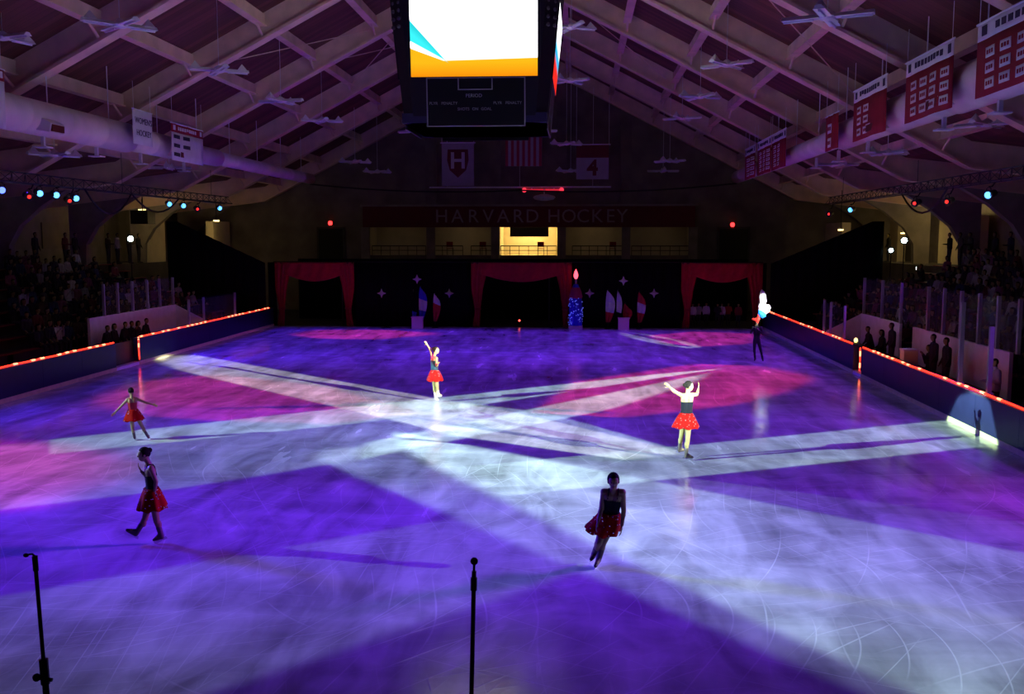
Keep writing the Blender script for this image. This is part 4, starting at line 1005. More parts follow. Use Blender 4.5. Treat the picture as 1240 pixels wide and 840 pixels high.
# starry tower with glowing red flame
q = PY(697, 396, YF - .7); t = thing('starry_tower', 'tall blue star-speckled tower topped by a glowing red flame', 'tower', (q.x, YF - .7, 0))
TWR = mat('tower_blue', (.02, .02, .55), .4)
obj('base', bbox((-.37, -.3, 0), (.37, .3, .2)), mat('grey_base', (.45, .42, .5), .6), t)
obj('column', lathe(BM(), [(.36, .2), (.36, 1.1), (.33, 1.7), (.2, 2.2), (.12, 2.4)], 10), TWR, t)
obj('collar', lathe(BM(), [(.34, 1.65), (.36, 1.75), (.3, 2.0), (.21, 2.22)], 10), mat('tower_red', (.35, .02, .08), .5), t)
rd = random.Random(3); sp = BM()
for k in range(70):
    a = rd.uniform(-PI, 0); z = rd.uniform(.25, 2.0); r = .37 if z < 1.1 else .37 - (z - 1.1) * .1 if z < 1.7 else .29 - (z - 1.7) * .2
    ball(sp, ((r + .02) * math.cos(a), (r + .02) * math.sin(a), z), rd.uniform(.02, .04), sub=1)
o = obj('stars', sp, mat('tower_star', (.35, .4, 1), .3, emit=(.15, .2, 1), estr=.35), t); o['kind'] = 'stuff'
obj('stem', path(BM(), [(0, 0, 2.35), (0, 0, 2.7)], .05, 8), ALU, t)
obj('flame', lathe(BM(), [(.05, 2.68), (.11, 2.78), (.12, 2.9), (.07, 3.08), (.01, 3.2)], 10), mat('flame_red', (1, .1, .1), .4, emit=(1, .08, .12), estr=3), t, True)
# little red lamp on the floor inside the middle portal
q = PY(629, 388, YF + 1.5); t = thing('floor_light', 'small red light low inside the middle portal', 'light', (q.x, YF + 1.5, 0)); obj('box', bbox((-.1, -.1, 0), (.1, .1, max(.1, q.z - .05))), BLK, t); obj('bulb', ball(BM(), (0, -.02, q.z), .06), mat('red_spark', (1, .1, .1), .4, emit=(1, .1, .08), estr=3), t)
tag(obj('floor_backstage', bbox((XL, YF + .2, 0.002), (XR, 61, .02)), FLR), kind='structure')

# ------------------------------------------------------------------ people
def hand(bm, wrist, d, palmn, size=1.0, curl=.5):
    """palm and five fingers; d: direction of the hand, palmn: palm normal"""
    d = Vector(d).normalized(); n = Vector(palmn); n = (n - d * n.dot(d)).normalized(); s = d.cross(n)
    w = Vector(wrist); pc = w + d * .045 * size
    Mx = Matrix((s, n, d)).transposed()
    ball(bm, pc, (.036 * size, .014 * size, .048 * size), Mx, 2)
    for k, L in enumerate((.062, .072, .068, .052)):
        o = (k - 1.5) * .0185 * size; a = w + d * .085 * size + s * o
        d1 = (d + n * curl * .35 + s * (k - 1.5) * .05).normalized(); d2 = (d + n * curl * 1.2).normalized()
        m = a + d1 * L * .5 * size; cap(bm, a, m, .0085 * size, .008 * size, 6); cap(bm, m, m + d2 * L * .5 * size, .008 * size, .0068 * size, 6)
    a = w + d * .03 * size - s * .03 * size; m = a + (d * .55 - s * .75 + n * .2).normalized() * .038 * size
    cap(bm, a, m, .0105 * size, .0095 * size, 6); cap(bm, m, m + (d * .9 - s * .25 + n * .3).normalized() * .03 * size, .0095 * size, .008 * size, 6)
def head_parts(bm, c, fwd, up, r=1.0):
    f = Vector(fwd).normalized(); u = Vector(up); u = (u - f * u.dot(f)).normalized(); s = f.cross(u); M = Matrix((s, f, u)).transposed(); c = Vector(c)
    ball(bm, c + u * .012 * r, (.074 * r, .092 * r, .098 * r), M, 3); ball(bm, c + f * .022 * r - u * .055 * r, (.052 * r, .064 * r, .062 * r), M, 2)
    ball(bm, c + f * .092 * r - u * .022 * r, (.012 * r, .018 * r, .016 * r), M, 2); ball(bm, c + f * .084 * r + u * .002 * r, (.009 * r, .012 * r, .024 * r), M, 1)
    for k in (-1, 1): ball(bm, c + s * k * .075 * r - u * .01 * r, (.010 * r, .02 * r, .03 * r), M, 2)
    ball(bm, c + f * .076 * r - u * .065 * r, (.024 * r, .012 * r, .010 * r), M, 1)
    return c, f, s, u, M
def person(label, base, yaw, J, scale, dress, vox=.0075, group=None):
    """J: joints in the person's own frame (x to the figure's right in view, y away, z up), metres"""
    t = thing('person', label, 'person', base, yaw, group)
    V = {k: Vector(v) for k, v in J.items()}
    k_ = scale
    b = BM(); tor = []
    sm = (V['shl'] + V['shr']) / 2; hm = (V['hpl'] + V['hpr']) / 2; ax = (V['shr'] - V['shl']).normalized(); hx = (V['hpr'] - V['hpl']).normalized()
    sw = (V['shr'] - V['shl']).length / 2
    spine = (sm - hm)
    def torso(bm, e=0.0):
        for s in (-1, 1):
            cap(bm, sm + ax * s * min(sw * .42, .07 * k_) - spine * .12, hm + spine * .36 + ax * s * .045 * k_, .088 * k_ + e, .074 * k_ + e, 12)
            cap(bm, hm + spine * .36 + ax * s * .045 * k_, hm + hx * s * .055 * k_, .074 * k_ + e, .096 * k_ + e, 12)
    torso(b)
    cap(b, V['shl'], V['shr'], .052 * k_, .052 * k_, 12)
    cap(b, sm - spine * .03, V['neck'], .062 * k_, .043 * k_, 12); cap(b, V['neck'], V['head'], .043 * k_, .05 * k_, 12)
    c, f, s, u, M = head_parts(b, V['head'], V['face'], V['head'] - V['neck'], k_)
    for a in 'lr':
        cap(b, V['sh' + a], V['el' + a], .046 * k_, .036 * k_, 10); cap(b, V['el' + a], V['wr' + a], .037 * k_, .024 * k_, 10)
        m = V['el' + a].lerp(V['wr' + a], .3); ball(b, m, .039 * k_)
        hd = V.get('hd' + a, V['wr' + a] - V['el' + a]); hand(b, V['wr' + a], hd, V.get('pn' + a, Vector((0, -1, -.3))), k_, .5)
        cap(b, V['hp' + a], V['kn' + a], .078 * k_, .052 * k_, 12); cap(b, V['kn' + a], V['an' + a], .05 * k_, .034 * k_, 12)
        back = -Vector(V['face']); ball(b, V['kn' + a].lerp(V['an' + a], .3) + Vector((back.x, back.y, 0)) * .012, (.05 * k_, .05 * k_, .085 * k_))
        cap(b, V['an' + a], V['to' + a].lerp(V['an' + a], .3), .036 * k_, .03 * k_, 8)
    me = remesh(b, vox, 3, .5)
    body = link('body', me, [SKIN if dress['kind'] != 'man' else dress['cloth'], dress.get('legs', TIGHT)], t, True)
    zcut = hm
    if dress['kind'] == 'man':
        me.materials.append(SKIN)
        for p in me.polygons:
            cen = p.center
            if (cen - V['head']).length < .16 * k_ or min((cen - V['wrl']).length, (cen - V['wrr']).length) < .0 * k_: p.material_index = 2
            for a in 'lr':
                w_ = V['wr' + a]; dd = (V['wr' + a] - V['el' + a]).normalized()
                if (cen - w_).dot(dd) > 0 and (cen - w_).length < .2: p.material_index = 2
    else:
        up = spine.normalized()
        for p in me.polygons:
            near_hand = min((p.center - V['wrl']).length, (p.center - V['wrr']).length, (p.center - V['ell']).length, (p.center - V['elr']).length) < .16 * k_
            legd = min((p.center - V['kn' + a]).length for a in 'lr')
            if (p.center - hm).dot(up) < .02 and not (near_hand and legd > .3): p.material_index = 1
    # face
    for e in (-1, 1):
        eb = BM(); ball(eb, c + f * .078 * k_ + s * e * .03 * k_ + u * .006 * k_, (.013 * k_, .008 * k_, .007 * k_), M, 1); obj('eye', eb, mat('eye_dark', (.02, .015, .012), .2), t, True)
    mb = BM(); ball(mb, c + f * .088 * k_ - u * .066 * k_, (.021 * k_, .006 * k_, .006 * k_), M, 1); obj('lips', mb, mat('lips', (.45, .10, .09), .4), t, True)
    # hair: cap plus bun
    hb2 = BM(); ball(hb2, c - f * .012 * k_ + u * .022 * k_, (.084 * k_, .098 * k_, .1 * k_), M, 3)
    for v in list(hb2.verts):
        p = v.co - c
        if p.dot(f) > .045 * k_ and p.dot(u) < .062 * k_ or p.dot(u) < -.05 * k_: v.co = c + (v.co - c) * .8
    if dress.get('bun', True): ball(hb2, c - f * .095 * k_ + u * dress.get('bunz', .05) * k_, .042 * k_, None, 2)
    obj('hair', hb2, HAIR, t, True)
    # boots and blades
    for a in 'lr':
        an, to = V['an' + a], V['to' + a]; fd = (to - an); 
        shin = (V['kn' + a] - an).normalized(); fdir = (fd - shin * fd.dot(shin)); fdir = fd.normalized() if fdir.length < .02 else fd.normalized()
        sole = an - shin * .055 * k_
        bb = BM(); cap(bb, an + shin * .12 * k_, an, .048 * k_, .044 * k_, 12); cap(bb, an, sole, .044 * k_, .04 * k_, 12)
        cap(bb, sole, to, .038 * k_, .028 * k_, 12); cap(bb, an, to, .040 * k_, .022 * k_, 12)
        if dress['kind'] == 'man':
            bt = link('skate', remesh(bb, .012, 2), BLK, t, True)
        else: bt = link('skate', remesh(bb, .012, 2), dress['boot'], t, True)
        dn = -(shin - fd.normalized() * shin.dot(fd.normalized())).normalized()
        bl_ = BM(); A = sole + dn * .03 - fd.normalized() * .05; B = to + dn * .025 + fd.normalized() * .03
        q = [(A, .0), (B, .0)]
        sd = fd.normalized().cross(dn).normalized() * .0035
        vs = []
        for P_ in (A, B, B + dn * .045 * k_, A + dn * .045 * k_): vs.append((bl_.verts.new(P_ + sd), bl_.verts.new(P_ - sd)))
        bl_.faces.new([v[0] for v in vs]); bl_.faces.new([v[1] for v in vs[::-1]])
        for i in range(4): bl_.faces.new((vs[i][0], vs[i][1], vs[(i + 1) % 4][1], vs[(i + 1) % 4][0]))
        bmesh.ops.recalc_face_normals(bl_, faces=bl_.faces[:]); obj('blade', bl_, BLADE, bt)
    if dress['kind'] == 'man': return t, V
    # bodice: the torso a little larger, cut open at the top
    tb = BM(); torso(tb, .008 * k_); bm_ = remesh(tb, .014, 2)
    x = BM(); x.from_mesh(bm_); up = spine.normalized(); L = spine.length
    topf = dress.get('top', .78)
    bmesh.ops.delete(x, geom=[v for v in x.verts if (v.co - hm).dot(up) > L * topf or (v.co - hm).dot(up) < -.02], context='VERTS')
    bo = obj('bodice', x, dress['bodice'], t, True); bo.data.materials.clear(); bo.data.materials.append(dress['bodice'])
    if dress.get('straps', True):
        for s2 in (-1, 1):
            ff = Vector((f.x, f.y, 0)).normalized(); 
            if dress.get('bodyf'): ff = Vector(dress['bodyf']).normalized()
            o_ = ax * s2 * .065 * k_
            pts = [hm + spine * topf + o_ + ff * .085 * k_, sm + o_ + ff * .06 * k_ + up * .03 * k_, sm + o_ + up * .058 * k_, sm + o_ - ff * .06 * k_ + up * .03 * k_, hm + spine * topf + o_ - ff * .085 * k_]
            obj('strap', path(BM(), pts, .009 * k_, 6), dress['bodice'], bo)
    # skirt: flared and rippled
    wl, hl = dress.get('skirt', (.30, .245)); sk = BM(); n = 40; R = []; side = ax - up * ax.dot(up); side.normalize(); fo = up.cross(side)
    offs = Vector(dress.get('sway', (0, 0, 0)))
    for j in range(9):
        v = j / 8; rr = (.118 + (hl - .118) * (v ** .8)) * k_; rg = []
        for i in range(n):
            a = 2 * PI * i / n; rip = 1 + .09 * v * math.sin(7 * a + 1) + .05 * v * math.sin(11 * a)
            p = hm + up * (.125 - wl * v + .018 * v * math.sin(7 * a + 2)) * k_ + side * math.cos(a) * rr * rip * 1.06 + fo * math.sin(a) * rr * rip * .9 + offs * v * v
            rg.append(sk.verts.new(p))
        R.append(rg)
    for A, B in zip(R, R[1:]):
        for i in range(n): sk.faces.new((A[i], A[(i + 1) % n], B[(i + 1) % n], B[i]))
    sme = bpy.data.meshes.new('s'); sk.normal_update()
    pts = [(fc.calc_center_median().copy(), fc.normal.copy()) for fc in sk.faces]
    sk.to_mesh(sme); sk.free(); bpy.data.meshes.remove(sme) if False else None
    tmpb = BM(); tmpb.from_mesh(sme); m2 = evaluated(tmpb, [('SOLIDIFY', dict(thickness=.008))]); so = link('skirt', m2, SKRED, t, True)
    m2.materials.clear(); m2.materials.append(SKRED)
    rr_ = random.Random(len(label)); sq = BM()
    for _ in range(dress.get('sequins', 46)):
        p, nn = rr_.choice(pts)
        if nn.dot(p - hm) < 0: nn = -nn
        ball(sq, p + nn * .008, rr_.uniform(.008, .016), sub=1)
    o = obj('sequins', sq, SEQ, so); o['kind'] = 'stuff'
    return t, V

def joints(sc, ox, oy, D):
    """joint table measured in a zoomed crop (x, y, depth) -> metres about the foot point"""
    out = {}
    for k, v in D.items():
        if k in ('face', 'hdl', 'hdr', 'pnl', 'pnr'): out[k] = v
        else: out[k] = ((v[0] - ox) * sc, v[2] if len(v) > 2 else 0, (oy - v[1]) * sc)
    return out
def yaw_to_cam(P): return math.atan2(-(P.x), P.y)
# 1 lit skater at right, arms spread
P = G(832, 557); sc_ = .0179 / 7 * .985
J = joints(sc_, 245, 782, dict(head=(248, 132, 0), neck=(240, 178, 0), face=(.95, .25, 0), shl=(190, 215, -.02), shr=(283, 210, .03), ell=(128, 182, -.04), wrl=(86, 143, -.05),
    elr=(318, 212, .16), wrr=(330, 170, .30), hpl=(208, 415, -.01), hpr=(252, 415, .02), knl=(193, 585, .06), anl=(178, 690, .12), tol=(215, 712, .2), knr=(245, 600, -.05), anr=(236, 722, -.06), tor=(290, 752, -.02),
    pnl=(0, -1, -.4), pnr=(-1, 0, -.2), hdr=(.1, .5, .8)))
person('lit skater in dark bodice and sparkling red skirt with arms spread wide', (P.x, P.y, 0), yaw_to_cam(P), J, .98, dict(kind='girl', bodice=BODB, boot=BOOTD, top=.74, straps=False, bunz=.03, bodyf=(.3, 1, 0), sequins=70, skirt=(.33, .27)))
# 2 lit skater, far centre, one arm raised
P = G(528, 487); sc_ = .0243 / 8.4 * .93
J = joints(sc_, 240, 748, dict(head=(243, 172, 0), neck=(228, 222, 0), face=(.98, -.15, .1), shl=(203, 250, .06), shr=(246, 256, -.08), ell=(185, 175, .08), wrl=(150, 118, .09),
    elr=(250, 335, -.14), wrr=(266, 305, -.26), hpl=(218, 430, .05), hpr=(240, 432, -.06), knl=(222, 575, .06), anl=(238, 688, .05), tol=(262, 722, .02), knr=(254, 570, -.07), anr=(264, 655, .0), tor=(298, 668, .0), hdl=(-.55, 0, .8), pnl=(0, -1, 0), pnr=(0, .3, -1)))
person('lit skater in teal bodice and red skirt, one arm raised, far centre', (P.x, P.y, 0), yaw_to_cam(P), J, .95, dict(kind='girl', bodice=BODT, boot=BOOTT, top=.86, bunz=.06, bodyf=(1, -.2, 0), skirt=(.34, .25)))
# 3 dark skater in front, facing the camera, legs crossed
P = G(721, 686); sc_ = .01206 / 5.6 * 1.0
J = joints(sc_, 175, 770, dict(head=(290, 150, -.16), neck=(290, 205, -.10), face=(.05, -1, -.15), shl=(228, 238, -.06), shr=(352, 238, -.06), ell=(212, 350, -.06), wrl=(190, 432, -.12),
    elr=(362, 365, -.06), wrr=(352, 458, -.1), hpl=(240, 440, .05), hpr=(292, 440, .05), knl=(196, 590, -.06), anl=(168, 690, .10), tol=(146, 715, -.02), knr=(228, 590, -.02), anr=(200, 705, .02), tor=(176, 745, -.12), pnl=(1, 0, 0), pnr=(-1, 0, 0)))
person('shadowed skater in front with head forward and legs crossed, black bodice and red skirt', (P.x, P.y, 0), yaw_to_cam(P), J, 1.06, dict(kind='girl', bodice=BODB, boot=BOOTD, top=.80, bun=False, bodyf=(0, -1, 0), sway=(-.08, 0, 0), skirt=(.30, .22)))
# 4 dark skater at left in profile
P = G(190, 656); sc_ = .01308 / 3.817 * .97
J = joints(sc_, 265, 796, dict(head=(222, 364, 0), neck=(237, 400, 0), face=(-1, -.1, -.05), shl=(243, 430, .12), shr=(252, 428, -.12), ell=(236, 488, .17), wrl=(208, 452, .08),
    elr=(272, 490, -.15), wrr=(264, 536, -.14), hpl=(248, 565, .07), hpr=(254, 565, -.07), knl=(216, 680, .06), anl=(180, 738, .05), tol=(134, 728, .05), knr=(268, 690, -.06), anr=(284, 752, -.07), tor=(252, 778, -.07), hdl=(-.4, 0, .9), pnl=(1, 0, 0), pnr=(-.5, -1, 0)))
person('shadowed skater at left in profile, front foot lifted, wearing black bodice and red skirt', (P.x, P.y, 0), yaw_to_cam(P), J, .98, dict(kind='girl', bodice=BODB, boot=BOOTD, top=.74, bunz=.055, bodyf=(-1, 0, 0), skirt=(.34, .25)))
# 5 small skater behind her, arms out
P = G(168, 533); sc_ = .01972 / 3.817 * .97
J = joints(sc_, 215, 319, dict(head=(190, 80, 0), neck=(192, 101, 0), face=(.05, 1, 0), shl=(174, 118, 0), shr=(211, 117, 0), ell=(143, 150, -.02), wrl=(115, 176, -.04),
    elr=(250, 136, -.02), wrr=(284, 148, -.05), hpl=(186, 186, 0), hpr=(204, 186, 0), knl=(190, 258, 0), anl=(196, 298, .02), tol=(196, 308, .13), knr=(234, 255, 0), anr=(253, 296, .02), tor=(262, 305, .12)))
person('small shadowed skater in a red dress with both arms held out', (P.x, P.y, 0), yaw_to_cam(P), J, .8, dict(kind='girl', bodice=mat('red_bodice', (.30, .012, .02), .5), boot=BOOTD, top=.8, bunz=.03, bodyf=(0, 1, 0), skirt=(.34, .27)))
# 6 man in black with the white-blue-red flag
P = G(917, 437); sc_ = .0327 / 7.64
J = joints(sc_, 205, 742, dict(head=(196, 372, 0), neck=(193, 412, 0), face=(-.4, -1, 0), shl=(158, 432, 0), shr=(230, 432, 0), ell=(142, 480, -.1), wrl=(170, 425, -.24),
    elr=(246, 490, -.06), wrr=(214, 452, -.22), hpl=(178, 560, 0), hpr=(212, 560, 0), knl=(176, 650, -.02), anl=(184, 715, 0), tol=(180, 732, -.12), knr=(236, 650, 0), anr=(252, 718, 0), tor=(256, 733, -.12), pnl=(1, 0, 0), pnr=(-1, 0, 0)))
MANC = mat('black_suit', (.012, .012, .016), .7)
person('person in black skating at far right, holding up a flag', (P.x, P.y, 0), yaw_to_cam(P), J, .98, dict(kind='man', cloth=MANC, legs=MANC, bun=False), .010)
fx = thing('flag', 'brightly lit white blue and red flag held by the person in black', 'flag', (P.x - .06, P.y - .26, 1.05), yaw_to_cam(P))
obj('pole', path(BM(), [(-.02, 0, .1), (.02, 0, 1.75)], .014, 6), BLK, fx)
def cloth_piece(nm, outline, m, y=-.03, th=.05):
    b = BM(); prism(b, outline, 1, y - th / 2, y + th / 2); bmesh.ops.subdivide_edges(b, edges=b.edges[:], cuts=2)
    for v in b.verts: v.co.y += .04 * math.sin(v.co.x * 18 + v.co.z * 7)
    obj(nm, b, m, fx, True)
k = sc_
def ol(L): return [((x - 205) * k + .06, (742 - y) * k - 1.05) for x, y in L]
LITF = .1
cloth_piece('white_field', ol([(215, 75), (240, 95), (258, 140), (262, 190), (255, 210), (290, 215), (302, 240), (290, 280), (262, 300), (225, 275), (195, 262), (192, 225), (205, 200), (198, 150), (202, 105)]), mat('bright_white_silk', (.95, .95, .95), .6))
cloth_piece('blue_field', ol([(195, 262), (225, 275), (262, 300), (258, 325), (232, 342), (205, 325), (188, 300)]), mat('bright_blue_silk', (.03, .30, .95), .6))
cloth_piece('red_field', ol([(188, 300), (205, 325), (212, 345), (190, 392), (172, 372), (135, 352), (140, 342), (180, 335)]), mat('bright_red_silk', (.85, .05, .03), .6))
fc = Vector((P.x, P.y - .3, 2.05))
fs = spot((13, 24, 6.0), fc, (1, 1, 1), 48000, 4.4, .35, .05)  # narrow spot put in to brighten the held flag

# ------------------------------------------------------------------ crowd
SHIRT = mat('shirt', (.2, .2, .2), .8, objcol=True)
TROU = mat('trousers', (.03, .03, .045), .8)
def seated_mesh(v):
    b = BM(); r = random.Random(v)
    ln = .06 * r.uniform(-.5, 1.2); up = r.uniform(-.03, .05)
    H_ = Vector((0, 0, .44)); Sh = Vector((0, .04 + ln, .95 + up)); head = Vector((r.uniform(-.02, .02), .08 + ln, 1.18 + up))
    for s in (-1, 1):
        cap(b, Sh + Vector((s * .08, 0, -.05)), H_ + Vector((s * .08, 0, .1)), .11, .12, 8); cap(b, Sh + Vector((s * .18, 0, 0)), Sh + Vector((s * .23, .05, -.28)), .055, .048, 8)
        e = Sh + Vector((s * .23, .05, -.28)); wv = Vector((s * (.06 if v % 2 else .14), .30, .58)) if v != 3 else Vector((s * .04, .26, 1.0)); cap(b, e, wv, .046, .034, 8); hand(b, wv, (wv - e), (0, 0, -1), 1, .6)
        k_ = Vector((s * .12, .46, .46)); cap(b, H_ + Vector((s * .1, 0, .06)), k_, .085, .065, 8); an = Vector((s * .12, .44, .08)); cap(b, k_, an, .06, .045, 8); cap(b, an, an + Vector((0, .14, -.03)), .045, .038, 8)
    cap(b, Sh + Vector((-.16, 0, 0)), Sh + Vector((.16, 0, 0)), .065, .065, 8); cap(b, Sh, head, .05, .05, 8)
    c, f, s, u, M = head_parts(b, head, (0, 1, -.1), (0, 0, 1), 1.0)
    if v % 3 == 1: ball(b, head - Vector((0, .06, .06)), (.09, .06, .16))
    me = remesh(b, .022, 1); 
    for m in (SHIRT, SKIN, TROU, HAIR): me.materials.append(m)
    for p in me.polygons:
        q = p.center
        if q.z > 1.05 + up:
            d = q - head; p.material_index = 3 if (d.z > .045 or d.y < -.005) and not (d.y > .055 and d.z < .06) else 1
        elif q.z < .56 and (q.y > .1 or q.z < .5): p.material_index = 2
        for s in (-1, 1):
            wv = Vector((s * (.06 if v % 2 else .14), .30, .58)) if v != 3 else Vector((s * .04, .26, 1.0))
            if (q - wv).length < .1 and q.y > .27: p.material_index = 1
    me.polygons.foreach_set('use_smooth', [True] * len(me.polygons)); return me
def standing_mesh(v):
    b = BM(); H_ = Vector((0, 0, .92)); Sh = Vector((0, 0, 1.42)); head = Vector((0, .03, 1.64))
    for s in (-1, 1):
        cap(b, Sh + Vector((s * .08, 0, -.05)), H_ + Vector((s * .07, 0, .05)), .115, .115, 8)
        e = Sh + Vector((s * .25, .0, -.28)); wv = Vector((s * .22, .12, .92)) if v == 0 else Vector((s * .1, .28, 1.15)); cap(b, Sh + Vector((s * .18, 0, 0)), e, .058, .05, 8); cap(b, e, wv, .046, .034, 8); hand(b, wv, wv - e, (0, 0, -1), 1, .6)
        cap(b, H_ + Vector((s * .09, 0, 0)), (s * .1, .02, .5), .09, .065, 8); cap(b, (s * .1, .02, .5), (s * .1, 0, .08), .062, .045, 8); cap(b, (s * .1, 0, .06), (s * .11, .16, .04), .05, .04, 8)
    cap(b, Sh + Vector((-.17, 0, 0)), Sh + Vector((.17, 0, 0)), .065, .065, 8); cap(b, Sh, head, .052, .05, 8); head_parts(b, head, (0, 1, 0), (0, 0, 1), 1)
    me = remesh(b, .022, 1)
    for m in (SHIRT, SKIN, TROU, HAIR): me.materials.append(m)
    for p in me.polygons:
        q = p.center
        if q.z > 1.52: d = q - head; p.material_index = 3 if (d.z > .045 or d.y < -.005) and not (d.y > .055 and d.z < .06) else 1
        elif q.z < .9 and abs(q.x) < .2: p.material_index = 2
    me.polygons.foreach_set('use_smooth', [True] * len(me.polygons)); return me
SEATED = [seated_mesh(i) for i in range(5)]; STAND = [standing_mesh(i) for i in range(2)]
TOPS = [('black', (.012, .012, .014)), ('black', (.015, .013, .02)), ('navy', (.012, .014, .035)), ('dark grey', (.04, .04, .045)), ('dark red', (.09, .012, .015)), ('pale grey', (.20, .19, .19)), ('white', (.38, .36, .36)), ('brown', (.05, .03, .02)),
        ('blue', (.02, .035, .08)), ('black', (.012, .012, .014)), ('dark grey', (.035, .035, .04)), ('black', (.01, .01, .014)), ('pink', (.16, .05, .08))]
rc = random.Random(11)
def spectator(me, x, y, z, face, label, top, group, sc=1):
    o = bpy.data.objects.new('person', me); COL.objects.link(o); o.location = (x, y, z); o.rotation_euler.z = face; o.scale = (sc, sc, sc)
    o.color = (*top, 1); tag(o, label, 'person', group); return o
for side, X0, nm in ((-1, XSL, 'left'), (1, XSR, 'right')):
    for k in range(NR):
        X = X0 + side * (k * RDX + .12); z = Z0 + k * RDZ
        # part of the row that the photograph shows
        yv = max(20, (abs(X) * FPX / (701 if side < 0 else 539)) * .97)
        y = yv; idx = 0
        while y < (50.5 if k < 6 else 49):
            y += rc.uniform(.64, .74)
            px = 620 + FPX * ((X * _R.x + y * _R.y) / (X * _F.x + y * _F.y - 2 * _F.z))
            if rc.random() > (.88 if side < 0 else .80): y += rc.choice((.1, .5)); continue
            if side < 0 and abs(y - (33.5 + .5 * k)) < .7: continue                    # aisle
            if side > 0 and k == 5 and abs(y - PX(1118, 311, XSR + 5 * RDX + .17).y) < .8: continue
            if y > 46 and rc.random() < .35 or y > 49.5 and k in (4, 5): continue
            c, col = rc.choice(TOPS)
            spectator(rc.choice(SEATED), X + side * .05, y, z, (-PI / 2 if side < 0 else PI / 2) + rc.uniform(-.25, .25) + side * .25,
                      'spectator in %s top, %s from the near end, row %s of the %s stand' % (c, ORD[idx], ['one', 'two', 'three', 'four', 'five', 'six', 'seven', 'eight'][k], nm), col, 'spectators seated in the %s stand' % nm, rc.uniform(.93, 1.05))
            idx += 1
# standing people along the top of the left and right stands
for i, y in enumerate((46.0, 48.8, 49.8, 53.4, 54.5, 56.0, 57.2)):
    c, col = TOPS[[0, 4, 0, 0, 6, 3, 0, 0][i]]
    spectator(STAND[i % 2], -25.95, y, ZTOP, -PI / 2, 'standing person in %s top, %s from the left along the top of left stand' % (c, ORD[i]), col, 'people standing at the top of the left stand')
for i, (px, X) in enumerate([(1076, 18.95), (1150, 18.95), (1163, 18.95), (1175, 18.95), (1205, 18.95), (1224, 18.95)]):
    q = PX(px, 300, X); c, col = TOPS[[0, 0, 3, 0, 0, 2][i]]
    spectator(STAND[i % 2], X, q.y, ZTOP, PI / 2, 'standing person in %s top, %s from the left along the top of right stand' % (c, ORD[i]), col, 'people standing at the top of the right stand')
# people on the players benches
for i, px in enumerate((137, 148, 158, 168, 176, 184)):
    y = PX(px, 392, LBX + .75).y
    spectator(SEATED[i % 5], LBX + .38, y, .2, -PI / 2, 'person in dark top on the left players bench, %s from the gate' % ORD[i], (.012, .012, .016), 'people on the left players bench')
for i, (px, st) in enumerate(((1048, 0), (1062, 0), (1084, 1), (1120, 0), (1136, 1), (1152, 1))):
    y = PX(px, 405, RBX - .6).y
    spectator(STAND[0] if st else SEATED[i % 5], RBX - (.38 if not st else .7), y, .2, PI / 2, '%s person in dark top at the right players bench, %s from the far end' % ('standing' if st else 'seated', ORD[i]), (.012, .012, .018), 'people at the right players bench', 1)
q = PX(1225, 455, XR + 1.4)
spectator(STAND[1], XR + 1.0, q.y, -.02, PI / 2, 'standing person in pale blue top just behind the right boards at the frame edge', (.35, .38, .50), 'people at the right boards')
kx = XSR + 5 * RDX + .17; q = PX(1118, 311, kx)
ph = thing('phone', 'tiny lit phone screen held up in the right crowd', 'phone', (kx - .30, q.y, Z0 + 5 * RDZ + 1.08)); spectator(SEATED[3], kx, q.y, Z0 + 5 * RDZ, PI / 2, 'spectator in black top holding up a lit phone in the right stand', (.012, .012, .014), 'spectators seated in the right stand')
obj('case', bbox((-.01, -.04, -.08), (.01, .04, .08)), BLK, ph); obj('screen', bbox((-.014, -.036, -.07), (-.01, .036, .07)), mat('phone_glow', (1, 1, 1), .4, emit=(.9, 1, 1), estr=4), ph)
# performers waiting inside the right portal
for i, (px, c) in enumerate(((838, ('white', (.6, .6, .7))), (846, ('grey', (.3, .3, .35))), (856, ('pale violet', (.55, .45, .75))), (868, ('dark', (.02, .02, .03))), (874, ('white', (.6, .58, .7))), (883, ('red', (.4, .03, .04))), (893, ('dark red', (.2, .02, .04))))):
    q = PY(px, 395, YF + .9)
    spectator(STAND[i % 2], q.x, YF + .75 + .3 * (i % 3), .02, PI, 'performer in %s top waiting inside the right portal, %s from its left' % (c[0], ORD[i]), c[1], 'performers waiting in the right portal', .74)

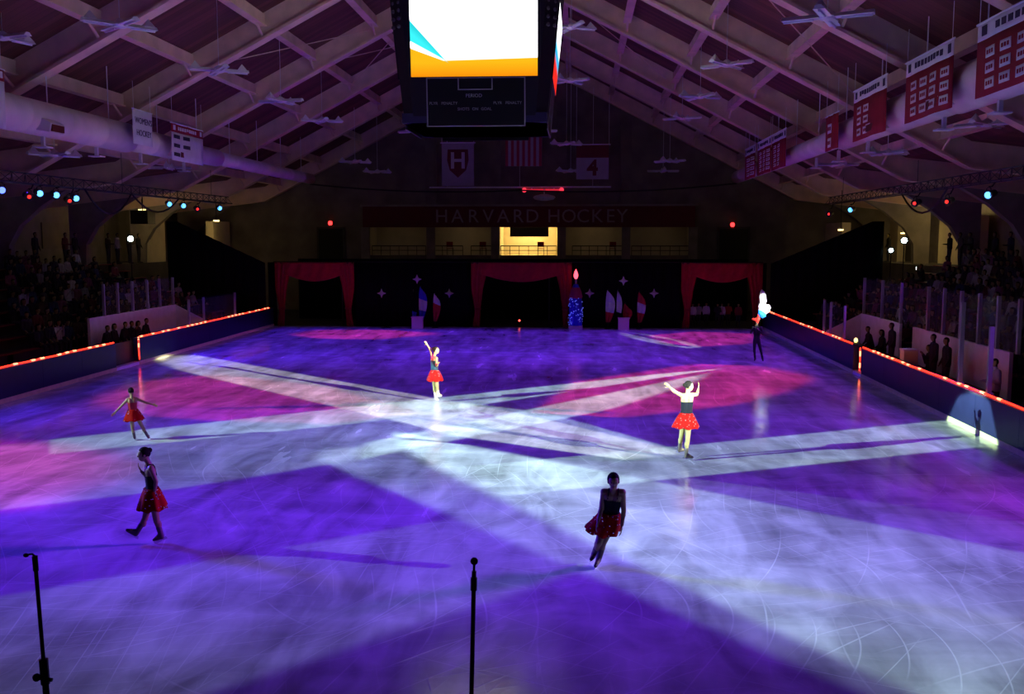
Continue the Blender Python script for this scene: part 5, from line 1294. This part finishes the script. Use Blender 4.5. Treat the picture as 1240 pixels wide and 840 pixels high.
# ------------------------------------------------------------------ near platform with two microphone stands
tag(obj('floor_platform', bbox((-9, 1.5, 1.9), (9, 5.2, 2.05)), FLR), kind='structure')
pb_ = BM()
for x in (-8, 0, 8): box(pb_, (x - .15, 2, -.02), (x + .15, 2.3, 1.9)); box(pb_, (x - .15, 4.6, -.02), (x + .15, 4.9, 1.9))
tag(obj('trim_1', pb_, DCONC), kind='structure')
MB_ = mat('mic_black', (.010, .010, .012), .4)
def mic_stand(label, pts, clutch, Y, goose=None, ballr=.0):
    top = PY(*pts[0], Y); bot = PY(*pts[1], Y); d = (bot - top).normalized(); L = (bot.z - 2.09) / -d.z; foot = bot + d * L
    t = thing('microphone_stand', label, 'microphone stand', (foot.x, foot.y, 2.05)); o = Vector((foot.x, foot.y, 2.05))
    if clutch:
        cc = PY(*clutch, Y); obj('pole', path(BM(), [top - o, cc - o], .0095, 8), MB_, t); obj('lower_pole', path(BM(), [cc - o, foot - o], .0155, 8), MB_, t)
        obj('clutch', path(BM(), [cc - o - d * .02, cc - o + d * .10], .021, 10), MB_, t); k = cc - o + d * .06
        obj('clutch_knob', ball(BM(), k + Vector((-.04, 0, -.01)), (.020, .018, .020)), MB_, t); obj('clutch_bolt', path(BM(), [k + Vector((0, 0, -.015)), k + Vector((.035, 0, -.02))], .009, 8), MB_, t)
    else: obj('pole', path(BM(), [top - o, foot - o], .0105, 8), MB_, t)
    for a in range(3): an = a * 2 * PI / 3 + .4; obj('leg', path(BM(), [Vector((0, 0, .12)), Vector((.28 * math.cos(an), .28 * math.sin(an), .012))], .01, 6), MB_, t)
    if goose:
        P_ = [PY(x, y, Y) - o for x, y in goose]; g = obj('gooseneck', path(BM(), P_, .0045, 6), MB_, t); obj('holder', path(BM(), [top - o - d * .02, top - o + d * .05], .013, 8), MB_, t)
        obj('microphone', ball(BM(), P_[-1], (.014, .010, .010)), MB_, t)
    else:
        obj('holder', path(BM(), [top - o + d * .03, top - o + d * .09], .015, 8), MB_, t); obj('neck', path(BM(), [top - o, top - o - d * .03], .006, 6), MB_, t); obj('microphone', ball(BM(), top - o - d * .045, .018), MB_, t)
mic_stand('black microphone stand with bent gooseneck, at the left edge', [(42.5, 678), (56, 838)], (53, 803), 4.3, [(42.5, 680), (42, 673), (39, 670.5), (35, 671), (31.5, 672)])
mic_stand('straight thin black microphone stand at the bottom centre', [(574, 691), (571, 838)], None, 4.3)
